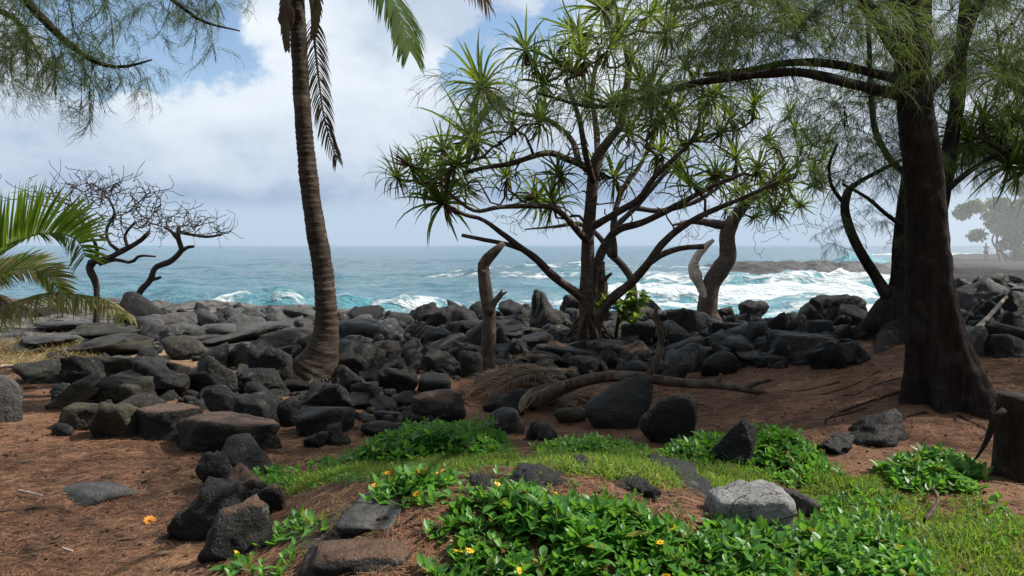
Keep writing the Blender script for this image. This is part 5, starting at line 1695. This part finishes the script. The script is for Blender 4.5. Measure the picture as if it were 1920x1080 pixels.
lawn([(500, 905), (560, 885), (700, 862), (860, 848), (985, 838), (990, 862), (900, 885), (760, 895), (640, 910), (540, 938)], 'strip of short mossy grass below the high creeper bank', 701, 11000, (0.025, 0.07))
lawn([(975, 868), (1060, 846), (1200, 852), (1330, 858), (1440, 874), (1455, 925), (1380, 940), (1250, 920), (1130, 897), (1000, 892)], 'bright green grass on top of the mound above the jagged crusts', 702, 11000, (0.045, 0.12))
lawn([(1430, 885), (1560, 885), (1660, 905), (1705, 945), (1600, 965), (1500, 935)], 'grass on the slope between creeper clumps', 703, 12000, (0.04, 0.11), 0.12)
lawn([(1690, 1010), (1920, 985), (1960, 1130), (1640, 1130), (1660, 1060)], 'fine light green grass beside the dark creeper patch', 704, 15000, (0.05, 0.13), 0.08)
lawn([(1740, 935), (1840, 912), (1865, 965), (1780, 990)], 'small patch of pale grass beside the dark weathered stump', 705, 7000, (0.03, 0.08), 0.2)
lawn([(340, 905), (400, 880), (420, 900), (360, 925)], 'thin patch of moss grass beside the row of black rocks', 706, 1500, (0.01, 0.04))
lawn([(-30, 700), (-20, 640), (90, 628), (190, 650), (200, 672), (100, 690)], 'dry straw-coloured grass on the edge of the lava ledge', 707, 900, (0.08, 0.25), 0.95, w_=0.004, lean=0.9)
lawn([(560, 1060), (620, 930), (700, 905), (800, 905), (760, 1000), (700, 1080)], 'sparse dry grass on the needle-covered bank', 708, 700, (0.05, 0.14), 0.9, w_=0.002, lean=1.2)

lawn([(1440, 930), (1560, 905), (1700, 925), (1760, 960), (1860, 960), (1960, 1000), (1960, 1060), (1700, 1040), (1560, 985), (1470, 965)], 'wide thin carpet of grass across the slope above the fine light grass', 709, 10000, (0.03, 0.09), 0.18)
lawn([(1180, 965), (1300, 945), (1340, 1010), (1360, 1090), (1290, 1060)], 'thin grass round the pale sunlit rock', 710, 2500, (0.02, 0.06), 0.4)
creeper([(850, 905), (1130, 905), (1260, 950), (1330, 1000), (1300, 1030), (1180, 960), (1000, 915), (850, 950)], 0.05, 'thin creeper runners along the upper edge of the large patch', 615, 90, 0.065)
creeper([(1250, 905), (1480, 915), (1620, 960), (1760, 1000), (1850, 1040), (1750, 1060), (1600, 985), (1400, 940)], 0.05, 'scattered creeper runners in the grass of the slope', 616, 150, 0.07)
creeper([(560, 880), (780, 885), (980, 870), (990, 890), (800, 905), (580, 915)], 0.04, 'scattered creeper runners in the mossy grass strip', 617, 60, 0.055)

# loose small stones wedged between the boulders
r = np.random.default_rng(777)
acc = Acc()
sl_ = [rock_shape(1200 + q, k_, 2) for q, k_ in enumerate(('ang', 'rough', 'block', 'ang', 'slab', 'ang'))]
for (x0, x1, y0, y1, n_, s0_, s1_) in ((640, 1260, 590, 705, 520, 0.05, 0.17), (1240, 1620, 575, 690, 300, 0.05, 0.15), (1790, 1940, 520, 660, 110, 0.05, 0.15), (90, 640, 655, 770, 330, 0.03, 0.10), (540, 860, 690, 800, 150, 0.03, 0.08), (260, 640, 580, 640, 120, 0.06, 0.18)):
    for _ in range(n_):
        p = ground(r.uniform(x0, x1), r.uniform(y0, y1))
        V, Fc = sl_[int(r.integers(6))]
        sc_ = r.uniform(s0_, s1_)
        R_ = np.array(Euler((r.normal(0, 0.5), r.normal(0, 0.5), r.uniform(0, 6.28))).to_matrix())
        acc.add((V * np.array([1.1, 0.9, 0.65]) * sc_) @ R_.T + p + np.array([0, 0, 0.25 * sc_]), None, Fc, r.uniform(0, 1))
tag(acc.build('small_stones', M['rock'], origin=(0, 14, 0)), 'small black stones wedged between the boulders', 'stones', kind='stuff')

# cones and dead leaves among the needles
acc, acl = Acc(), Acc()
V, Fc = ico(1)
n = 1500
yy = 2.8 + 8.0 * r.uniform(0, 1, n) ** 1.3
xx = r.uniform(-1, 1, n) * (0.9 + 0.72 * yy)
zz_ = H(xx, yy)
for i in range(n):
    acc.add(V * np.array([0.012, 0.010, 0.009]) * r.uniform(0.6, 1.3) + np.array([xx[i], yy[i], zz_[i] + 0.007]), None, Fc, 0.5)
tag(acc.build('cones', M['cone'], origin=(0, 6, 0)), 'tiny dark ironwood cones scattered over the needles', 'cones', kind='stuff')
n = 420
yy = 2.8 + 8.5 * r.uniform(0, 1, n) ** 1.3
xx = r.uniform(-1, 1, n) * (0.9 + 0.72 * yy)
az = r.uniform(0, 6.28, n)
Pq, Ds = ribbon(np.stack([xx, yy, H(xx, yy) + 0.012], 1), np.stack([np.cos(az), np.sin(az), np.full(n, 0.25)], 1), r.uniform(0.05, 0.12, n), 5, np.full(n, 0.6))
wv = nrm(np.cross(Ds, ZUP + 0.002))
prof = np.array([0.15, 0.8, 1.0, 0.7, 0.1])[None, :, None] * r.uniform(0.008, 0.022, n)[:, None, None]
strips(acl, Pq, wv * prof, r.uniform(0, 1, n), np.cross(wv, Ds) * prof * -0.4)
tag(acl.build('dead_leaves', M['palm_dry'], origin=(0, 6, 0)), 'scattered dry brown leaves lying on the needles', 'leaves', kind='stuff')

# fallen ironwood needles lying on the ground
r = np.random.default_rng(801)
n = 62000
yy = 2.6 + 9.2 * r.uniform(0, 1, n) ** 1.5
xx = r.uniform(-1, 1, n) * (0.9 + 0.72 * yy)
az = r.uniform(0, 6.28, n)
ln = r.uniform(0.05, 0.16, n)
P_ = np.zeros((n, 3, 3))
for q, f_ in enumerate((-0.5, 0.0, 0.5)):
    bx, by = r.normal(0, 0.01, n), r.normal(0, 0.01, n)
    X_, Y_ = xx + np.cos(az) * ln * f_ + bx, yy + np.sin(az) * ln * f_ + by
    P_[:, q] = np.stack([X_, Y_, H(X_, Y_) + r.uniform(0.003, 0.016, n)], 1)
wv = np.stack([-np.sin(az), np.cos(az), r.normal(0, 0.4, n)], 1)[:, None, :] * 0.0013 * np.ones((1, 3, 1))
acc = Acc()
strips(acc, P_, wv, r.uniform(0, 1, n))
tag(acc.build('needle_litter', M['litter'], origin=(0, 6, 0)), 'brown fallen ironwood needles strewn over the clearing and bank', 'litter', kind='stuff')

# bright shrub behind the pandanus roots
sb = Tree('shrub', tuple(ground(1150, 650)), 'small bright yellow-green shrub between the pandanus stems', 'shrub', 'twig')
SY_ = QY + 0.35
tips = [at(x_, y_, SY_ + d_) for x_, y_, d_ in ((1122, 568, 0), (1135, 575, 0.1), (1150, 572, -0.1), (1168, 565, 0), (1190, 570, 0.1), (1200, 560, 0), (1186, 606, -0.2), (1176, 596, -0.1), (1160, 585, 0), (1180, 578, 0.15), (1196, 582, 0), (1142, 562, 0.1), (1182, 556, 0))]
sb.limb(sb.px([(1152, 652, 4), (1156, 620, 3.5), (1160, 595, 3)], SY_), 'stem', 6, 0.1)
ends = sb.twigs(tips, 0.008, 0.1, 0.008, 'twigs', 5, 0.1, 811)
acc = Acc()
r = np.random.default_rng(812)
for q in tips:
    for rep in range(3):
        m_ = 11
        az = r.uniform(0, 6.28, m_)
        el = r.uniform(-0.3, 1.2, m_)
        d = np.stack([np.cos(az) * np.cos(el), np.sin(az) * np.cos(el), np.sin(el)], 1)
        ll = r.uniform(0.10, 0.17, m_)
        Pq, Ds = ribbon(np.tile(q + r.normal(0, 0.05, 3), (m_, 1)), d, ll, 5, r.uniform(0.3, 1.2, m_))
        wv = nrm(np.cross(Ds, ZUP + 0.002))
        prof = np.array([0.15, 0.7, 1.0, 0.8, 0.1])[None, :, None] * 0.035
        strips(acc, Pq, wv * prof, r.uniform(0.2, 1, m_), np.cross(wv, Ds) * prof * -0.3)
tag(acc.build('leaves', M['shrub_leaf'], sb.e), kind='stuff')


# ------------------------------------------------------------------ sticks, fallen flower
def stick(pl, r0, r1, label, mat='pale_wood', lift=0.03):
    P_ = np.array([ground(x_, y_) + np.array([0, 0, lift + (z_ if z_ else 0)]) for x_, y_, z_ in pl])
    acc = Acc()
    tube(acc, spline(P_, 24), np.linspace(r0, r1, 24), 7, 0.2, 8.0)
    o = acc.build('stick', M[mat], origin=tuple(P_[0]))
    return tag(o, label, 'stick')


stick([(-20, 695, 0), (15, 694, 0.02), (45, 694, 0)], 0.028, 0.018, 'pale stick lying on the needles near the lava ledge')
stick([(45, 733, 0), (68, 732, 0.01)], 0.02, 0.014, 'short brown stick on the needles between the lone grey boulder and the heap', 'dead_wood')
stick([(35, 928, 0), (70, 936, 0), (80, 938, 0)], 0.008, 0.006, 'thin pale twig on shaded needles below the sunken grey slab')
stick([(118, 1038, 0), (136, 1044, 0)], 0.008, 0.006, 'short pale twig on shaded needles')
stick([(1825, 600, 0.25), (1860, 590, 0.35), (1895, 605, 0.25)], 0.03, 0.018, 'grey-brown stick lying across the boulders beyond the ironwood', 'dead_wood')
stick([(1800, 655, 0.1), (1835, 648, 0.2), (1885, 622, 0.45)], 0.04, 0.02, 'thick pale driftwood stick slanting across the rocks beyond the ironwood')
stick([(1735, 985, 0), (1758, 965, 0.05), (1750, 945, 0.06), (1738, 938, 0.02)], 0.014, 0.008, 'curved thin root in the hollow on the slope', 'dead_wood')
stick([(1290, 760, 0), (1325, 770, 0.02), (1345, 782, 0)], 0.012, 0.008, 'thin dry stick beside the pitted round boulder', 'dead_wood')
stick([(985, 790, 0.1), (1010, 770, 0.16), (1040, 745, 0.28)], 0.010, 0.006, 'thin straight stick under the fallen log', 'dead_wood')
fl = ground(281, 980)
o = bpy.data.objects.new('fallen_flower', FLOWER_O)
COL.objects.link(o)
o.location = Vector(fl) + Vector((0, 0, 0.012))
o.rotation_euler = (0.5, 0.2, 0.3)
o.scale = (1.7, 1.7, 1.7)
tag(o, 'orange flower fallen on the brown needles', 'flower')

# ------------------------------------------------------------------ the far trees and the person on the headland
def far_tree(px, py, Y, rx_, rz_, label, seed, n=9000):
    x0 = at(px, py, Y)
    t_ = Tree('tree', (x0[0], Y, drop(x0[0], Y)), label, 'tree', 'twig')
    zg = drop(x0[0], Y)
    zc = x0[2]
    r_ = np.random.default_rng(seed)
    for q in range(4):
        t_.limb(np.array([[x0[0] + r_.normal(0, 0.6), Y + r_.normal(0, 0.5), zg - 0.2, 0.12], [x0[0] + r_.normal(0, 0.8), Y + r_.normal(0, 0.5), (zg + zc) / 2, 0.09], [x0[0] + r_.normal(0, 1.4), Y + r_.normal(0, 1.0), zc + 0.4, 0.05]]), 'trunk' if q == 0 else 'stem', 6, 0.1)
    cl = np.stack([r_.normal(0, rx_ * 0.5, 26), r_.normal(0, rx_ * 0.4, 26), r_.normal(0, rz_ * 0.5, 26)], 1) + np.array([x0[0], Y, zc])
    i = r_.integers(0, 26, n)
    p0 = cl[i] + nrm(r_.normal(0, 1, (n, 3))) * (r_.uniform(0.2, 1.0, (n, 1)) ** 0.5) * np.array([0.9, 0.9, 0.6]) * rx_ * 0.33
    d = nrm(r_.normal(0, 1, (n, 3)))
    Pq, Ds = ribbon(p0, d, r_.uniform(0.2, 0.4, n), 3, np.full(n, 0.5))
    wv = nrm(np.cross(Ds, r_.normal(0, 1, (n, 1, 3))))
    acc = Acc()
    strips(acc, Pq, wv * 0.10 * np.array([0.5, 1, 0.4])[None, :, None], r_.uniform(0, 1, n))
    tag(acc.build('crown', M['far_leaf'], t_.e), kind='stuff')


far_tree(1884, 412, 82, 3.0, 2.0, 'misty shore tree beside the standing person', 901)
far_tree(1945, 408, 78, 3.6, 2.8, 'larger misty shore tree with a dense crown beyond the boulders', 902, 11000)
far_tree(1990, 420, 88, 3.4, 3.0, 'misty shore tree at the far side of the larger one', 903)

pf = ground(1848, 489)
PYp = float(pf[1])


def person(loc, hgt):
    root = empty('person', loc, 'small distant person in dark shorts standing on the misty headland', 'person')
    J = {'pel': (0, 0, .53), 'wai': (0, 0, .60), 'che': (0, 0, .72), 'nk': (0, 0, .815), 'hd': (0, -.01, .87), 'ht': (0, 0, .955), 'rs': (.10, 0, .79), 're': (.17, 0, .66), 'rw': (.13, -.08, .58), 'rh': (.12, -.11, .55),
         'ls': (-.10, 0, .79), 'le': (-.165, .0, .70), 'lw': (-.10, -.07, .80), 'lh': (-.07, -.09, .84), 'rp': (.055, 0, .50), 'rk': (.07, -.02, .28), 'ra': (.075, .0, .045), 'rt': (.08, -.08, .015), 'lp': (-.055, 0, .50), 'lk': (-.06, .01, .28), 'la': (-.065, .02, .045), 'lt': (-.07, -.06, .015)}
    Rd = dict(pel=.075, wai=.068, che=.082, nk=.032, hd=.05, ht=.042, rs=.04, re=.027, rw=.019, rh=.022, ls=.04, le=.027, lw=.019, lh=.022, rp=.06, rk=.037, ra=.024, rt=.02, lp=.06, lk=.037, la=.024, lt=.02)
    E = [('pel', 'wai'), ('wai', 'che'), ('che', 'nk'), ('nk', 'hd'), ('hd', 'ht'), ('che', 'rs'), ('rs', 're'), ('re', 'rw'), ('rw', 'rh'), ('che', 'ls'), ('ls', 'le'), ('le', 'lw'), ('lw', 'lh'), ('pel', 'rp'), ('rp', 'rk'), ('rk', 'ra'), ('ra', 'rt'), ('pel', 'lp'), ('lp', 'lk'), ('lk', 'la'), ('la', 'lt')]
    ks = list(J)
    me = bpy.data.meshes.new('body')
    me.from_pydata([tuple(c_ * hgt for c_ in J[q]) for q in ks], [(ks.index(a_), ks.index(b_)) for a_, b_ in E], [])
    ob = bpy.data.objects.new('body', me)
    COL.objects.link(ob)
    ob.parent = root
    md = ob.modifiers.new('skin', 'SKIN')
    for i, q in enumerate(ks):
        me.skin_vertices[0].data[i].radius = (Rd[q] * hgt, Rd[q] * hgt * 0.9)
        me.skin_vertices[0].data[i].use_root = q == 'pel'
    md2 = ob.modifiers.new('sub', 'SUBSURF')
    md2.levels = md2.render_levels = 2
    me.materials.append(M['skin'])
    for s_ in (-1, 1):
        acc = Acc()
        tube(acc, np.array([(s_ * .035, 0, .575), (s_ * .055, 0, .50), (s_ * .062, -.01, .38)]) * hgt, np.array([.078, .075, .062]) * hgt, 12)
        o = acc.build('shorts', M['cloth'])
        o.parent = root
    V, Fc = ico(2)
    o = mesh_np('hair', V * np.array([.05, .055, .05]) * hgt + np.array([0, .012, .935]) * hgt, Fc, M['hair'], root)
    return root


person(tuple(pf), 1.72)

# ------------------------------------------------------------------ unseen ironwoods added to block sky behind the camera and shade the slope
gr_ = []
for q, (x_, y_) in enumerate(((-3.2, -4.6), (2.6, -5.5), (9.5, -5.0), (-8.0, -2.5), (0.0, -10.0), (5.5, -8.5), (-11.0, 2.0), (9.3, 9.9))):
    z_ = drop(x_, y_)
    t_ = Tree('ironwood_tree', (x_, y_, z_), 'ironwood out of view beyond the reaching pandanus, added to shade the slope' if q > 6 else 'unseen ironwood on the land side of the clearing, added to block the sky', 'tree', 'iron_bark', 'ironwoods added to shade the slope' if q > 6 else 'unseen ironwoods added on the land side')
    t_.limb(np.array([[x_, y_, z_ - 0.2, 0.3], [x_ + 0.1, y_, z_ + 1.0, 0.22], [x_, y_ + 0.1, z_ + 4.0, 0.18], [x_ + 0.2, y_, z_ + 8.0, 0.08]]), 'trunk', 12, 0.1)
    if q == 0:
        r = np.random.default_rng(950)
        acc = Acc()
        for _ in range(330):
            V, Q, A = SPR[int(r.integers(len(SPR)))]
            an = r.uniform(0, 6.28)
            s_ = r.uniform(1.9, 3.0)
            ca, sa = math.cos(an) * s_, math.sin(an) * s_
            rad = 2.6 * r.uniform(0, 1) ** 0.5
            a2 = r.uniform(0, 6.28)
            zc = r.uniform(1.6, 9.0)
            rad *= 1.1 - 0.07 * zc
            acc.add(np.stack([V[:, 0] * ca - V[:, 1] * sa, V[:, 0] * sa + V[:, 1] * ca, V[:, 2] * s_], 1) + np.array([x_ + rad * math.cos(a2), y_ + rad * math.sin(a2), z_ + zc]), Q, None, A)
        cr = tag(acc.build('crown', M['needle'], t_.e), kind='stuff')
        gr_.append(cr)
    else:
        o = gr_[0].copy()
        COL.objects.link(o)
        o.parent = t_.e
        o.rotation_euler = (0, 0, 0.9 * q)
        o.scale = (1.0, 1.0, 0.9 + 0.05 * q)

# ------------------------------------------------------------------ sea spray drifting over the headland
bm = bmesh.new()
bmesh.ops.create_cube(bm, size=2)
me = bpy.data.meshes.new('sea_spray')
bm.to_mesh(me)
bm.free()
m, t = material('sea_spray')
tcn = t.n('ShaderNodeTexCoord')
v = tcn.outputs['Object']
ln = t.vm('LENGTH', v, out=1)
nz = t.noise(v, 2.2, 3, 0.5)
dn = t.m('MULTIPLY', t.m('SUBTRACT', 1.0, t.step(t.m('ADD', ln, t.m('MULTIPLY', t.m('SUBTRACT', nz, 0.5), 0.5)), 0.35, 0.98)), 0.011)
pv = t.n('ShaderNodeVolumePrincipled')
pv.inputs['Color'].default_value = (0.95, 0.97, 1.0, 1)
pv.inputs['Anisotropy'].default_value = 0.3
t.l(dn, pv.inputs['Density'])
ou = t.n('ShaderNodeOutputMaterial')
t.l(pv.outputs[0], ou.inputs['Volume'])
me.materials.append(m)
o = bpy.data.objects.new('sea_spray', me)
COL.objects.link(o)
o.location = (41, 66, 2.5)
o.scale = (17, 17, 7.5)
tag(o, 'pale drifting sea spray over the headland and its trees', 'spray', kind='stuff')
